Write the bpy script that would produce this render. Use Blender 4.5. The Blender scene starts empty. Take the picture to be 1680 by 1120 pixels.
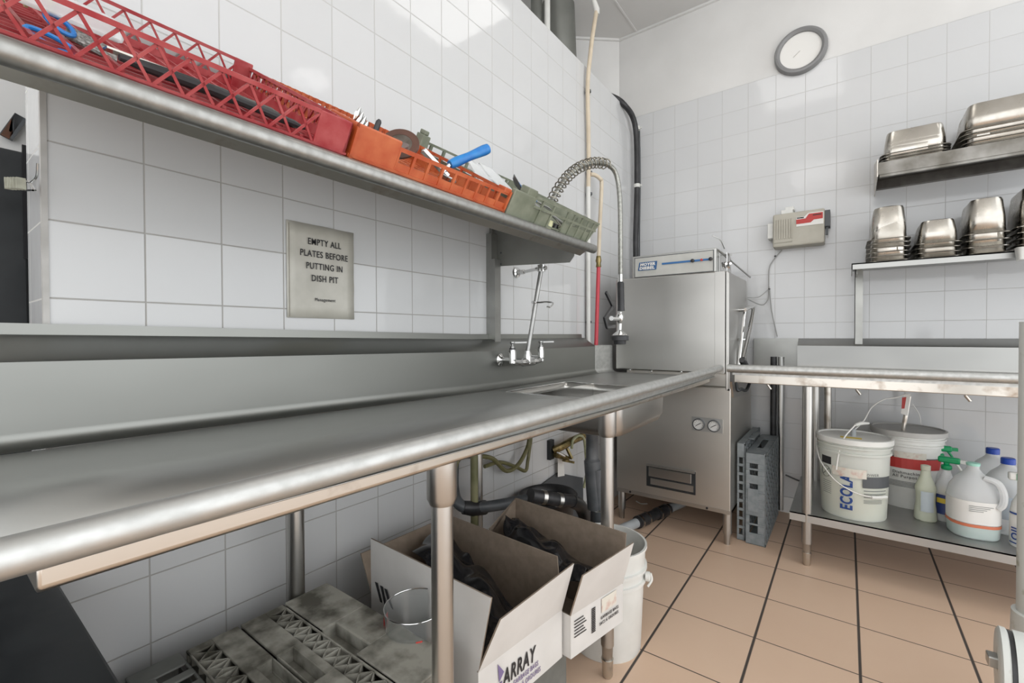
import bpy, bmesh, math, random
from mathutils import Vector, Matrix
random.seed(7)
C = bpy.context.scene
COL = C.collection
PI = math.pi
V = Vector
# ---------------------------------------------------------------- camera
D, CH = 1.2452, 1.085
FPX, TH, PITCH, ROLL = 738.977, 0.6395, 0.0133, -0.0032
_c, _s = math.cos(TH), math.sin(TH)
_R = V((_c, _s, 0)); _F = V((-_s, _c, 0)); _Z = V((0, 0, 1))
FW = _F*math.cos(PITCH) - _Z*math.sin(PITCH)
UPV = _F*math.sin(PITCH) + _Z*math.cos(PITCH)
CU = _R*math.cos(ROLL) + UPV*math.sin(ROLL)
CV = -_R*math.sin(ROLL) + UPV*math.cos(ROLL)
cam = bpy.data.cameras.new('camera'); camo = bpy.data.objects.new('camera', cam); COL.objects.link(camo)
camo.matrix_world = Matrix(((CU.x, CV.x, -FW.x, D), (CU.y, CV.y, -FW.y, 0), (CU.z, CV.z, -FW.z, CH), (0, 0, 0, 1)))
cam.sensor_fit = 'HORIZONTAL'; cam.sensor_width = 36; cam.lens = FPX/1680*36; cam.clip_start = .02
C.camera = camo

def at(px, py, x=None, y=None, z=None):
    """point of the room on the plane x=, y= or z= (metres) seen at photo pixel px, py"""
    d = FW + CU*((px-840)/FPX) - CV*((py-560)/FPX)
    if x is not None: t = (x-D)/d.x
    elif y is not None: t = y/d.y
    else: t = (z-CH)/d.z
    return V((D, 0, CH)) + d*t

# ---------------------------------------------------------------- world, lamps, exposure
w = bpy.data.worlds.new('world'); C.world = w; w.use_nodes = True
w.node_tree.nodes['Background'].inputs[0].default_value = (.97, .985, 1, 1)
w.node_tree.nodes['Background'].inputs[1].default_value = 2.6
C.view_settings.view_transform = 'Standard'; C.view_settings.look = 'None'
C.view_settings.exposure = -0.17; C.view_settings.gamma = 1; C.view_settings.use_curve_mapping = False
LAMP = 2.5
CEIL = 3.29; L = 3.2048; T = .1523

# ---------------------------------------------------------------- materials
MATS = {}
def pr_mat(name, col, rough=.5, metal=0, **kw):
    if name in MATS: return MATS[name]
    m = bpy.data.materials.new(name); m.use_nodes = True
    b = m.node_tree.nodes['Principled BSDF']
    b.inputs['Base Color'].default_value = (*col, 1); b.inputs['Roughness'].default_value = rough; b.inputs['Metallic'].default_value = metal
    for k, v in kw.items(): b.inputs[k.replace('_', ' ')].default_value = v
    MATS[name] = m
    return m
def N(m, t, **kw):
    n = m.node_tree.nodes.new(t)
    for k, v in kw.items(): setattr(n, k, v)
    return n
def LK(m, a, b): m.node_tree.links.new(a, b)
def noisy(name, col, col2, rough=.5, scale=20, metal=0, bump=.0, r2=None, stretch=(1,1,1), contrast=(.35,.65), detail=4, **kw):
    """base colour varying between two tones, optional roughness variation and bump"""
    if name in MATS: return MATS[name]
    m = pr_mat(name, col, rough, metal, **kw); b = m.node_tree.nodes['Principled BSDF']
    g = N(m, 'ShaderNodeNewGeometry'); mp = N(m, 'ShaderNodeMapping'); mp.inputs['Scale'].default_value = stretch
    LK(m, g.outputs['Position'], mp.inputs['Vector'])
    n = N(m, 'ShaderNodeTexNoise'); n.inputs['Scale'].default_value = scale; n.inputs['Detail'].default_value = detail
    LK(m, mp.outputs[0], n.inputs['Vector'])
    r = N(m, 'ShaderNodeMapRange'); r.inputs[1].default_value, r.inputs[2].default_value = contrast
    LK(m, n.outputs['Fac'], r.inputs[0])
    x = N(m, 'ShaderNodeMix', data_type='RGBA'); x.inputs[6].default_value = (*col, 1); x.inputs[7].default_value = (*col2, 1)
    LK(m, r.outputs[0], x.inputs[0]); LK(m, x.outputs[2], b.inputs['Base Color'])
    if r2 is not None:
        q = N(m, 'ShaderNodeMapRange'); q.inputs[1].default_value, q.inputs[2].default_value = contrast
        q.inputs[3].default_value = rough; q.inputs[4].default_value = r2
        LK(m, n.outputs['Fac'], q.inputs[0]); LK(m, q.outputs[0], b.inputs['Roughness'])
    if bump:
        bp = N(m, 'ShaderNodeBump'); bp.inputs['Strength'].default_value = bump; bp.inputs['Distance'].default_value = .004
        LK(m, n.outputs['Fac'], bp.inputs['Height']); LK(m, bp.outputs[0], b.inputs['Normal'])
    return m
steel = noisy('brushed_steel', (.52, .52, .505), (.46, .46, .445), .33, 1.6, 1, 0, .37, (1, 1, 2), (.3,.7), 2)
steel_y = noisy('brushed_steel_long', (.46, .465, .45), (.41, .415, .40), .38, 1.5, 1, 0, .44, (3, 1, 3), (.3,.7), 2)
steel_rough = noisy('hammered_steel_edge', (.54, .545, .53), (.47, .475, .46), .46, 60, 1, .05, .56, (1, .6, 1))
steel_mach = noisy('machine_steel', (.50, .49, .465), (.45, .44, .42), .30, 2, 1, 0, .36, (1, 1, 2), (.3,.7), 2)
steel_dirty = noisy('stained_steel', (.58, .55, .50), (.34, .27, .21), .30, 14, 1, .02, .5, (1, 1, 1), (.55, .75))
chrome = pr_mat('chrome', (.60, .60, .59), .12, 1)
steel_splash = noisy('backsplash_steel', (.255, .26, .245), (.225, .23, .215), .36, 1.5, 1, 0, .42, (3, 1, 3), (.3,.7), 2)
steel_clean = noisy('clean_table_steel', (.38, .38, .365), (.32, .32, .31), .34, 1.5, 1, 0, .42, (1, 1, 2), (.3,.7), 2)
pan_steel = noisy('pan_steel', (.54, .515, .47), (.40, .375, .33), .2, 9, 1, 0, .32)
white_paint = noisy('white_paint', (.66, .655, .64), (.60, .595, .58), .55, 2.2, 0, .03)
ceil_paint = noisy('ceiling_paint', (.62, .615, .60), (.57, .565, .55), .7, 1.5)
red_pl = noisy('red_plastic', (.27, .010, .015), (.36, .06, .06), .42, 25)
orange_pl = noisy('orange_plastic', (.38, .06, .014), (.48, .12, .04), .42, 22)
green_pl = noisy('sage_plastic', (.135, .15, .105), (.20, .215, .16), .45, 22)
grey_pl = noisy('grey_blue_plastic', (.165, .19, .20), (.23, .25, .26), .5, 30)
grey_old = noisy('worn_grey_plastic', (.085, .08, .062), (.33, .32, .275), .75, 13, 0, .15, None, (1,1,1), (.38, .58), 10)
grey_dark = noisy('dark_grey_plastic', (.12, .125, .115), (.17, .175, .16), .6, 14)
black_rub = noisy('black_rubber', (.012, .012, .013), (.03, .03, .032), .42, 20)
black_pl = pr_mat('black_plastic', (.012, .012, .014), .3)
black_metal = noisy('black_coated_metal', (.010, .012, .014), (.022, .025, .027), .38, 9, 0, .15, .55)
bag_mat = noisy('black_bag_film', (.008, .008, .009), (.016, .016, .018), .14, 45, 0, .12)
card_in = noisy('brown_cardboard', (.20, .155, .115), (.24, .19, .145), .85, 40, 0, .05)
card_out = noisy('white_cardboard', (.58, .565, .54), (.53, .515, .49), .75, 8)
card_grey = noisy('greyed_white_cardboard', (.44, .45, .43), (.38, .39, .37), .75, 5)
ink = pr_mat('black_ink', (.015, .015, .017), .6)
purple = pr_mat('purple_ink', (.16, .12, .24), .6)
blue_ink = pr_mat('blue_ink', (.012, .05, .22), .5)
paper = noisy('laminated_paper', (.40, .385, .335), (.49, .475, .42), .35, 12, 0, .05)
blue_pl = noisy('blue_plastic', (.01, .13, .42), (.02, .2, .5), .35, 30)
pvc_grey = noisy('dark_pvc', (.05, .055, .06), (.09, .095, .10), .42, 16)
pvc_light = noisy('light_grey_pvc', (.36, .38, .39), (.30, .32, .33), .4, 10)
brass = noisy('tarnished_brass', (.34, .26, .12), (.12, .10, .04), .38, 30, .9)
green_hose = noisy('olive_hose', (.10, .095, .03), (.17, .155, .07), .5, 20)
beige_pipe = noisy('cream_pipe', (.60, .52, .40), (.52, .44, .33), .4, 12)
red_pipe = pr_mat('red_tube', (.52, .05, .07), .4)
white_pl = noisy('white_plastic', (.66, .66, .63), (.58, .58, .55), .4, 8)
pail_pl = noisy('translucent_pail', (.62, .64, .54), (.56, .58, .48), .35, 5, Subsurface_Weight=0.0)
beige_pl = noisy('beige_plastic', (.36, .34, .285), (.42, .40, .34), .5, 12)
red_label = pr_mat('red_label', (.42, .035, .03), .5)
dark_grey = pr_mat('dark_grey', (.07, .075, .08), .5)
green_trig = pr_mat('green_plastic', (.0, .26, .09), .35)
blue_cap = pr_mat('blue_cap', (.01, .05, .32), .35)
white_label = pr_mat('white_label', (.68, .67, .64), .5)
orange_band = pr_mat('orange_band', (.55, .16, .08), .5)
yellow_l = pr_mat('yellow_label', (.6, .45, .05), .5)
cream_mach = noisy('chipped_cream_enamel', (.56, .575, .545), (.30, .30, .22), .4, 18, 0, .1, None, (1,1,1), (.62, .72))
rust = noisy('rusty_iron', (.16, .06, .03), (.10, .05, .03), .8, 40)
duct_mat = noisy('dull_duct_metal', (.24, .245, .225), (.17, .175, .16), .45, 3, .6)
brown_disc = noisy('brown_disc', (.07, .03, .02), (.10, .045, .03), .35, 20)
def glassy(name, col, trans=.85, rough=.12, ior=1.3):
    m = pr_mat(name, col, rough); b = m.node_tree.nodes['Principled BSDF']
    b.inputs['Transmission Weight'].default_value = trans; b.inputs['IOR'].default_value = ior
    return m
jug_pl = glassy('hazy_clear_plastic', (.95, .96, .96), .6, .3)
clear_pl = glassy('clear_plastic', (.95, .97, .97), .95, .04, 1.35)
pail_cl = glassy('pail_body', (.86, .88, .82), .45, .3)
yel_liq = pr_mat('pale_yellow_liquid', (.60, .60, .36), .4)
teal_liq = pr_mat('pale_teal_liquid', (.30, .56, .47), .4)
spr_body = glassy('milky_bottle', (.70, .73, .60), .4, .3)

def tile_mat(name, axes, o, size, tile_c, tile_c2, grout, mort=.0016, rough=.1, bump=.35, grime=None, thick=None):
    """square tiles laid on a plane; axes: which world axes run across and up"""
    m = pr_mat(name, tile_c, rough); b = m.node_tree.nodes['Principled BSDF']
    g = N(m, 'ShaderNodeNewGeometry'); s = N(m, 'ShaderNodeSeparateXYZ'); LK(m, g.outputs['Position'], s.inputs[0])
    fr = []
    d_all = None
    cells = []
    for i, ax in enumerate(axes):
        a = N(m, 'ShaderNodeMath', operation='SUBTRACT'); LK(m, s.outputs[ax], a.inputs[0]); a.inputs[1].default_value = o[i]
        dv = N(m, 'ShaderNodeMath', operation='DIVIDE'); LK(m, a.outputs[0], dv.inputs[0]); dv.inputs[1].default_value = size
        f = N(m, 'ShaderNodeMath', operation='FLOOR'); LK(m, dv.outputs[0], f.inputs[0]); cells.append(f)
        q = N(m, 'ShaderNodeMath', operation='FRACT'); LK(m, dv.outputs[0], q.inputs[0])
        h = N(m, 'ShaderNodeMath', operation='SUBTRACT'); LK(m, q.outputs[0], h.inputs[0]); h.inputs[1].default_value = .5
        ab = N(m, 'ShaderNodeMath', operation='ABSOLUTE'); LK(m, h.outputs[0], ab.inputs[0])
        e = N(m, 'ShaderNodeMath', operation='SUBTRACT'); e.inputs[0].default_value = .5; LK(m, ab.outputs[0], e.inputs[1])
        sc = N(m, 'ShaderNodeMath', operation='DIVIDE'); LK(m, e.outputs[0], sc.inputs[0])
        sc.inputs[1].default_value = (thick[i] if thick else mort)/size
        if d_all is None: d_all = sc
        else:
            mn = N(m, 'ShaderNodeMath', operation='MINIMUM'); LK(m, d_all.outputs[0], mn.inputs[0]); LK(m, sc.outputs[0], mn.inputs[1]); d_all = mn
    mr = N(m, 'ShaderNodeMapRange'); LK(m, d_all.outputs[0], mr.inputs[0]); mr.inputs[1].default_value = .7; mr.inputs[2].default_value = 1.3
    cx = N(m, 'ShaderNodeCombineXYZ'); LK(m, cells[0].outputs[0], cx.inputs[0]); LK(m, cells[1].outputs[0], cx.inputs[1])
    wn = N(m, 'ShaderNodeTexWhiteNoise', noise_dimensions='3D'); LK(m, cx.outputs[0], wn.inputs['Vector'])
    nz = N(m, 'ShaderNodeTexNoise'); nz.inputs['Scale'].default_value = 9; nz.inputs['Detail'].default_value = 5
    LK(m, g.outputs['Position'], nz.inputs['Vector'])
    av = N(m, 'ShaderNodeMath', operation='ADD'); LK(m, wn.outputs['Value'], av.inputs[0]); LK(m, nz.outputs['Fac'], av.inputs[1])
    hv = N(m, 'ShaderNodeMath', operation='MULTIPLY'); LK(m, av.outputs[0], hv.inputs[0]); hv.inputs[1].default_value = .5
    tc = N(m, 'ShaderNodeMix', data_type='RGBA'); tc.inputs[6].default_value = (*tile_c, 1); tc.inputs[7].default_value = (*tile_c2, 1); LK(m, hv.outputs[0], tc.inputs[0])
    gc = N(m, 'ShaderNodeMix', data_type='RGBA'); gc.inputs[6].default_value = (*grout, 1); gc.inputs[7].default_value = (*(grime or grout), 1)
    if grime:   # grout is stained grey on the lower courses
        zr = N(m, 'ShaderNodeMapRange'); LK(m, s.outputs[2], zr.inputs[0]); zr.inputs[1].default_value = 1.9; zr.inputs[2].default_value = 1.3; LK(m, zr.outputs[0], gc.inputs[0])
    else: gc.inputs[0].default_value = 0
    x = N(m, 'ShaderNodeMix', data_type='RGBA'); LK(m, mr.outputs[0], x.inputs[0]); LK(m, gc.outputs[2], x.inputs[6]); LK(m, tc.outputs[2], x.inputs[7])
    LK(m, x.outputs[2], b.inputs['Base Color'])
    rr = N(m, 'ShaderNodeMapRange'); LK(m, mr.outputs[0], rr.inputs[0]); rr.inputs[3].default_value = .75; rr.inputs[4].default_value = rough; LK(m, rr.outputs[0], b.inputs['Roughness'])
    n2 = N(m, 'ShaderNodeTexNoise'); n2.inputs['Scale'].default_value = 14; n2.inputs['Detail'].default_value = 1; LK(m, g.outputs['Position'], n2.inputs['Vector'])
    b1 = N(m, 'ShaderNodeBump'); b1.inputs['Strength'].default_value = .05; b1.inputs['Distance'].default_value = .01; LK(m, n2.outputs['Fac'], b1.inputs['Height'])
    b2 = N(m, 'ShaderNodeBump'); b2.inputs['Strength'].default_value = bump; b2.inputs['Distance'].default_value = .002; LK(m, mr.outputs[0], b2.inputs['Height'])
    LK(m, b1.outputs[0], b2.inputs['Normal']); LK(m, b2.outputs[0], b.inputs['Normal'])
    return m
tile_left = tile_mat('white_tile_side', (1, 2), (.3174, 1.4655), T, (.555, .56, .56), (.52, .525, .525), (.44, .435, .42), .0015, .07, .5, (.34, .33, .31))
tile_back = tile_mat('white_tile_back', (0, 2), (.7346, 2.6782), T, (.575, .58, .58), (.545, .55, .555), (.44, .435, .425), .0012, .09, .4)
tile_floor = tile_mat('terracotta_tile', (0, 1), (.985, 1.80), .3, (.62, .455, .335), (.57, .40, .285), (.05, .04, .034), .003, .42, .4, None, (.0042, .0022))

# ---------------------------------------------------------------- mesh helpers
ORG = {}
def org(o):
    return ORG.get(o.name, V((0, 0, 0)))
def obj(name, bm, m, parent=None, smooth=True, ang=35, label=None, kind=None, local=False, solid=0, bevel=0):
    """link bm as ONE mesh; world coordinates unless local=True (then relative to the parent)"""
    if not local and parent is not None:
        bmesh.ops.translate(bm, verts=bm.verts, vec=-org(parent))
    bmesh.ops.recalc_face_normals(bm, faces=bm.faces)
    me = bpy.data.meshes.new(name); bm.to_mesh(me); bm.free()
    for mm in (m if isinstance(m, (list, tuple)) else [m]): me.materials.append(mm)
    if smooth:
        for p in me.polygons: p.use_smooth = True
        me.set_sharp_from_angle(angle=math.radians(ang))
    o = bpy.data.objects.new(name, me); COL.objects.link(o)
    if parent is not None: o.parent = parent; ORG[o.name] = org(parent).copy() if not local else V((0,0,0))
    if label: o['label'] = label
    if kind: o['kind'] = kind
    if bevel:
        b = o.modifiers.new('bevel', 'BEVEL'); b.width = bevel; b.segments = 2; b.limit_method = 'ANGLE'; b.angle_limit = .6
    if solid:
        b = o.modifiers.new('solid', 'SOLIDIFY'); b.thickness = solid; b.offset = 0
    return o
def thing(name, label, cat, loc=(0, 0, 0), group=None):
    o = bpy.data.objects.new(name, None); COL.objects.link(o); o.location = loc; o.empty_display_size = .05
    ORG[o.name] = V(loc); o['label'] = label; o['category'] = cat
    if group: o['group'] = group
    return o
def tag(o, label, cat, group=None):
    o['label'] = label; o['category'] = cat
    if group: o['group'] = group
    return o
def struct(name, bm, m, **kw):
    kw.setdefault('smooth', False)
    o = obj(name, bm, m, **kw); o['kind'] = 'structure'; return o
def dup(root, loc=None, label=None, group=None, mat=None):
    r = root.copy(); COL.objects.link(r)
    if loc is not None: r.location = loc
    if mat is not None: r.matrix_world = mat
    if label: r['label'] = label
    if group: r['group'] = group
    for ch in list(root.children):
        c = ch.copy(); COL.objects.link(c); c.parent = r
        for g in list(ch.children):
            d = g.copy(); COL.objects.link(d); d.parent = c
    return r
def B(): return bmesh.new()
def bx(bm, a, b, mi=0):
    x0, y0, z0 = a; x1, y1, z1 = b
    vs = [bm.verts.new(p) for p in ((x0,y0,z0),(x1,y0,z0),(x1,y1,z0),(x0,y1,z0),(x0,y0,z1),(x1,y0,z1),(x1,y1,z1),(x0,y1,z1))]
    for f in ((0,3,2,1),(4,5,6,7),(0,1,5,4),(1,2,6,5),(2,3,7,6),(3,0,4,7)):
        bm.faces.new([vs[i] for i in f]).material_index = mi
    return bm
def quad(bm, *ps, mi=0):
    f = bm.faces.new([bm.verts.new(p) for p in ps]); f.material_index = mi; return f
def hexa(bm, lo, hi, mi=0):
    """solid between two quads of 4 points"""
    a = [bm.verts.new(p) for p in lo]; b = [bm.verts.new(p) for p in hi]
    bm.faces.new(a[::-1]).material_index = mi; bm.faces.new(b).material_index = mi
    for i in range(4): bm.faces.new((a[i], a[(i+1)%4], b[(i+1)%4], b[i])).material_index = mi
def slab(bm, ps, t, mi=0):
    """a sheet through points ps, thickness vector t"""
    t = V(t); a = [bm.verts.new(V(p)) for p in ps]; b = [bm.verts.new(V(p)+t) for p in ps]
    bm.faces.new(a[::-1]).material_index = mi; bm.faces.new(b).material_index = mi
    n = len(ps)
    for i in range(n): bm.faces.new((a[i], a[(i+1)%n], b[(i+1)%n], b[i])).material_index = mi
def bar(bm, a, b, w, h=None, up=(0,0,1), mi=0):
    a, b = V(a), V(b); h = h or w; d = (b-a).normalized(); u = V(up)
    s = d.cross(u)
    if s.length < 1e-4: s = d.cross(V((1,0,0)))
    s.normalize(); u = s.cross(d).normalized()
    lo = [a+s*(w/2*i)+u*(h/2*j) for i, j in ((-1,-1),(1,-1),(1,1),(-1,1))]
    hexa(bm, lo, [p+(b-a) for p in lo], mi)
def smooth_path(pts, n=6):
    """Catmull-Rom through pts"""
    pts = [V(p) for p in pts]
    if len(pts) < 3: return pts
    P = [pts[0]*2-pts[1]] + pts + [pts[-1]*2-pts[-2]]; out = []
    for i in range(1, len(P)-2):
        for k in range(n):
            t = k/n; a, b, c, d = P[i-1], P[i], P[i+1], P[i+2]
            out.append(.5*((2*b)+(c-a)*t+(2*a-5*b+4*c-d)*t*t+(3*b-a-3*c+d)*t**3))
    out.append(pts[-1]); return out
def frames(pts):
    n = len(pts); tan = []
    for i in range(n):
        t = (pts[min(i+1, n-1)]-pts[max(i-1, 0)]); tan.append(t.normalized())
    u = tan[0].orthogonal().normalized(); fr = []
    for i in range(n):
        u = (u - tan[i]*u.dot(tan[i]));
        if u.length < 1e-6: u = tan[i].orthogonal()
        u.normalize(); fr.append((u.copy(), tan[i].cross(u)))
    return fr
def tube(bm, pts, r, seg=12, mi=0, cap=True):
    pts = [V(p) for p in pts]; fr = frames(pts); rings = []
    for i, p in enumerate(pts):
        rr = r[i] if isinstance(r, (list, tuple)) else r
        u, v = fr[i]
        rings.append([bm.verts.new(p+(u*math.cos(a)+v*math.sin(a))*rr) for a in [2*PI*k/seg for k in range(seg)]])
    for a, b in zip(rings, rings[1:]):
        for k in range(seg): bm.faces.new((a[k], a[(k+1)%seg], b[(k+1)%seg], b[k])).material_index = mi
    if cap:
        bm.faces.new(rings[0][::-1]).material_index = mi; bm.faces.new(rings[-1]).material_index = mi
    return bm
def cyl(bm, a, b, r, seg=20, mi=0, r2=None): return tube(bm, [a, b], [r, r if r2 is None else r2], seg, mi)
def lathe(bm, prof, base=(0,0,0), axis=(0,0,1), seg=28, mi=0, sx=1, sy=1, cap=True):
    """prof: (radius, height) pairs about an axis from base"""
    ax = V(axis).normalized(); u = ax.orthogonal().normalized() if abs(ax.z) < .999 else V((1,0,0)); v = ax.cross(u); base = V(base); rings = []
    for r, h in prof:
        r = max(r, 1e-5)
        rings.append([bm.verts.new(base+ax*h+u*(r*sx*math.cos(2*PI*k/seg))+v*(r*sy*math.sin(2*PI*k/seg))) for k in range(seg)])
    for a, b in zip(rings, rings[1:]):
        for k in range(seg): bm.faces.new((a[k], a[(k+1)%seg], b[(k+1)%seg], b[k])).material_index = mi
    if cap:
        bm.faces.new(rings[0][::-1]).material_index = mi; bm.faces.new(rings[-1]).material_index = mi
    return bm
def rrect(w, d, r, n=5):
    pts = []
    r = min(r, w/2-1e-4, d/2-1e-4)
    for cx, cy, a0 in ((w/2-r, d/2-r, 0), (-w/2+r, d/2-r, PI/2), (-w/2+r, -d/2+r, PI), (w/2-r, -d/2+r, 1.5*PI)):
        for k in range(n+1):
            a = a0+PI/2*k/n; pts.append((cx+r*math.cos(a), cy+r*math.sin(a)))
    return pts
def loft(bm, rings, mi=0, cap0=True, cap1=True):
    """rings: (w, d, r, z, ox, oy)"""
    vs = []
    for R in rings:
        w, d, r, z = R[:4]; ox, oy = (R[4:6] if len(R) > 4 else (0, 0))
        vs.append([bm.verts.new((x+ox, y+oy, z)) for x, y in rrect(w, d, r)])
    n = len(vs[0])
    for a, b in zip(vs, vs[1:]):
        for k in range(n): bm.faces.new((a[k], a[(k+1)%n], b[(k+1)%n], b[k])).material_index = mi
    if cap0: bm.faces.new(vs[0][::-1]).material_index = mi
    if cap1: bm.faces.new(vs[-1]).material_index = mi
    return bm
def xf(bm, M): bmesh.ops.transform(bm, matrix=M, verts=bm.verts); return bm
def prism(bm, prof, a, b, axis='y', mi=0, cap=True):
    """extrude a 2-D outline along an axis from a to b; axis y: outline in x,z; axis x: outline in y,z"""
    P = (lambda p, t: (p[0], t, p[1])) if axis == 'y' else (lambda p, t: (t, p[0], p[1]))
    A = [bm.verts.new(P(p, a)) for p in prof]; Bv = [bm.verts.new(P(p, b)) for p in prof]; n = len(prof)
    for i in range(n): bm.faces.new((A[i], A[(i+1)%n], Bv[(i+1)%n], Bv[i])).material_index = mi
    if cap: bm.faces.new(A[::-1]).material_index = mi; bm.faces.new(Bv).material_index = mi
def text(name, s, size, m, parent, pos, right, up, align='LEFT', shear=0, bold=0, width=None, label=None):
    """raised lettering; pos is the baseline start (or centre) in world coordinates"""
    cu = bpy.data.curves.new(name, 'FONT'); cu.body = s; cu.size = size; cu.align_x = align; cu.extrude = .0004; cu.shear = shear; cu.offset = bold
    cu.resolution_u = 3; cu.space_character = 1.12
    t = bpy.data.objects.new(name+'_tmp', cu); COL.objects.link(t)
    me = bpy.data.meshes.new_from_object(t.evaluated_get(bpy.context.evaluated_depsgraph_get()))
    bpy.data.objects.remove(t)
    r = V(right).normalized(); u = V(up).normalized(); n = r.cross(u)
    if width:
        xs = [v.co.x for v in me.vertices]; k = width/(max(xs)-min(xs)); sx = k
    else: sx = 1
    o0 = org(parent) if parent else V((0,0,0))
    for v in me.vertices:
        v.co = V(pos) - o0 + r*(v.co.x*sx) + u*v.co.y + n*(v.co.z+.0006)
    me.materials.clear(); me.materials.append(m)
    o = bpy.data.objects.new(name, me); COL.objects.link(o)
    if parent: o.parent = parent
    if label: o['label'] = label
    return o

# ================================================================ THE ROOM
WT = 2.668
bm = B(); bx(bm, (-.13, .165, 0), (0, L, WT)); struct('wall_left', bm, tile_left)
bm = B(); bx(bm, (-1.6, L, 0), (2.9, L+.1, 2.6782)); struct('wall_back', bm, tile_back)
bm = B(); bx(bm, (-1.6, L+.006, 2.6782), (2.9, L+.1, CEIL)); struct('wall_back_upper', bm, white_paint)
bm = B(); bx(bm, (-2.2, -2.4, -.08), (2.9, L+.1, 0)); struct('floor', bm, tile_floor)
bm = B(); bx(bm, (-2.2, -2.4, CEIL), (2.9, L+.1, CEIL+.08)); struct('ceiling', bm, ceil_paint)
bm = B(); bx(bm, (-2.3, -2.4, 0), (-2.2, L+.1, CEIL)); struct('wall_far_left', bm, white_paint)
# slanted wall in the recess over the tiled wall
bm = B(); slab(bm, [(-.131, L, 2.5), (-.60, 2.80, 2.5), (-.60, 2.80, CEIL), (-.131, L, CEIL)], (-.02, .02, 0)); struct('wall_recess', bm, white_paint)
bm = B(); bx(bm, (-.7, .165, 2.4), (-.6, 2.82, CEIL)); struct('wall_recess_side', bm, white_paint)
# ceiling joints and cove strips
bm = B(); bx(bm, (-.14, L-.012, CEIL-.014), (2.9, L+.006, CEIL)); struct('trim_1', bm, white_paint)
bm = B(); bar(bm, (-.131, L-.01, CEIL-.008), (-.6, 2.79, CEIL-.008), .016, .016); struct('trim_2', bm, white_paint)
bm = B(); bx(bm, (.0, .5, CEIL-.004), (.012, L, CEIL)); struct('trim_3', bm, white_paint)
# metal corner bead at the end of the tiled wall, and tiled return
bm = B(); bx(bm, (-.012, .158, 0), (.002, .167, WT)); struct('trim_4', bm, noisy('grey_corner_bead', (.46, .45, .43), (.34, .33, .31), .5, 12))
bm = B(); bx(bm, (-.20, .162, 0), (-.012, .30, WT)); struct('wall_return', bm, tile_mat('white_tile_return', (0, 2), (-.022-.1523, 1.4655), T, (.63,.635,.635), (.59,.595,.595), (.50,.495,.47), .0014, .07))
# white coved strip where the tiles meet the floor
bm = B(); bx(bm, (.8, L-.014, 0), (2.9, L, .095)); struct('baseboard_back', bm, white_paint)
# grey patch panels under the table on the wall
# ceiling troffers
troff_m = pr_mat('lit_diffuser', (.9, .9, .9), .5)
troff_m.node_tree.nodes['Principled BSDF'].inputs['Emission Color'].default_value = (1, .985, .95, 1)
troff_m.node_tree.nodes['Principled BSDF'].inputs['Emission Strength'].default_value = LAMP
for i, (x, y, lb) in enumerate(((.6, 1.27, 'lit ceiling light above the sink end of the dish table'),                        (.6, -1.7, 'lit ceiling light behind the viewer near the doorway'), (2.1, -1.7, 'lit ceiling light behind the viewer over the open floor'))):
    t = thing('ceiling_light', lb, 'ceiling light', (x, y, CEIL), 'recessed ceiling lights')
    bm = B()
    for a, b in (((x-.03, y-.03), (x+.64, y)), ((x-.03, y+1.22), (x+.64, y+1.25)), ((x-.03, y), (x, y+1.22)), ((x+.61, y), (x+.64, y+1.22))):
        bx(bm, (a[0], a[1], CEIL-.02), (b[0], b[1], CEIL))
    obj('frame', bm, white_paint, t, False)
    bm = B(); bx(bm, (x, y, CEIL-.012), (x+.61, y+1.22, CEIL-.002)); obj('diffuser', bm, troff_m, t, False)

t = thing('ceiling_light', 'small round lit ceiling lamp over the open floor', 'ceiling light', (2.42, 2.08, CEIL))
bm = B(); lathe(bm, [(.16, -.02), (.17, 0)], (2.42, 2.08, CEIL), seg=32); obj('frame', bm, white_paint, t)
bm = B(); lathe(bm, [(.14, -.028), (.15, -.018)], (2.42, 2.08, CEIL), seg=32); obj('diffuser', bm, troff_m, t)

# ================================================================ DISH TABLE
RX = .723; RZ = .914; RR = .0165
def ztop(y): return .892 - .024*min(max(y, 0), 1.37)/1.37
dt = thing('dish_table', 'long stainless steel soiled dish table with rolled rim and built-in sink against the tiled wall', 'dish table', (.4, 1.3, 0))
ys = [-.03, .25, .5, .8, 1.1, 1.37, 1.82, 2.1, 2.33]
# top sheet with cove, sloped back splash
def prof(y):
    zt = ztop(y); k = (zt-.892)
    p = [(0.002, 1.113+k*.9), (.014, 1.113+k*.9), (.016, 1.092+k*.9), (.032, 1.090+k*.9), (.096, 1.049+k*.9), (.101, 1.044+k*.9), (.101, zt+.03)]
    for i in range(1, 6):
        a = PI/2*i/5; p.append((.101+.028*(1-math.cos(a)), zt+.03-.028*math.sin(a)))
    return p
bm = B(); rows = []
for y in ys: rows.append([bm.verts.new((x, y, z)) for x, z in prof(y)])
for a, b in zip(rows, rows[1:]):
    for i in range(len(a)-1): bm.faces.new((a[i], a[i+1], b[i+1], b[i]))
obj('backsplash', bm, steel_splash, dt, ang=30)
bm = B()
def tops(y0, y1, x0, x1, n=1):
    quad(bm, (x0, y0, ztop(y0)), (x1, y0, ztop(y0)), (x1, y1, ztop(y1)), (x0, y1, ztop(y1)))
SX0, SX1, SY0, SY1 = .20, .655, 1.37, 1.82
for a, b in zip(ys[:5], ys[1:6]): tops(a, b, .129, .70)
tops(SY0, SY1, .129, SX0); tops(SY0, SY1, SX1, .70); tops(SY1, 2.1, .129, .70); tops(2.1, 2.5, .129, .70)
bmesh.ops.remove_doubles(bm, verts=bm.verts, dist=1e-4)
obj('tabletop', bm, steel_y, dt, ang=30, solid=.002)
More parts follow.
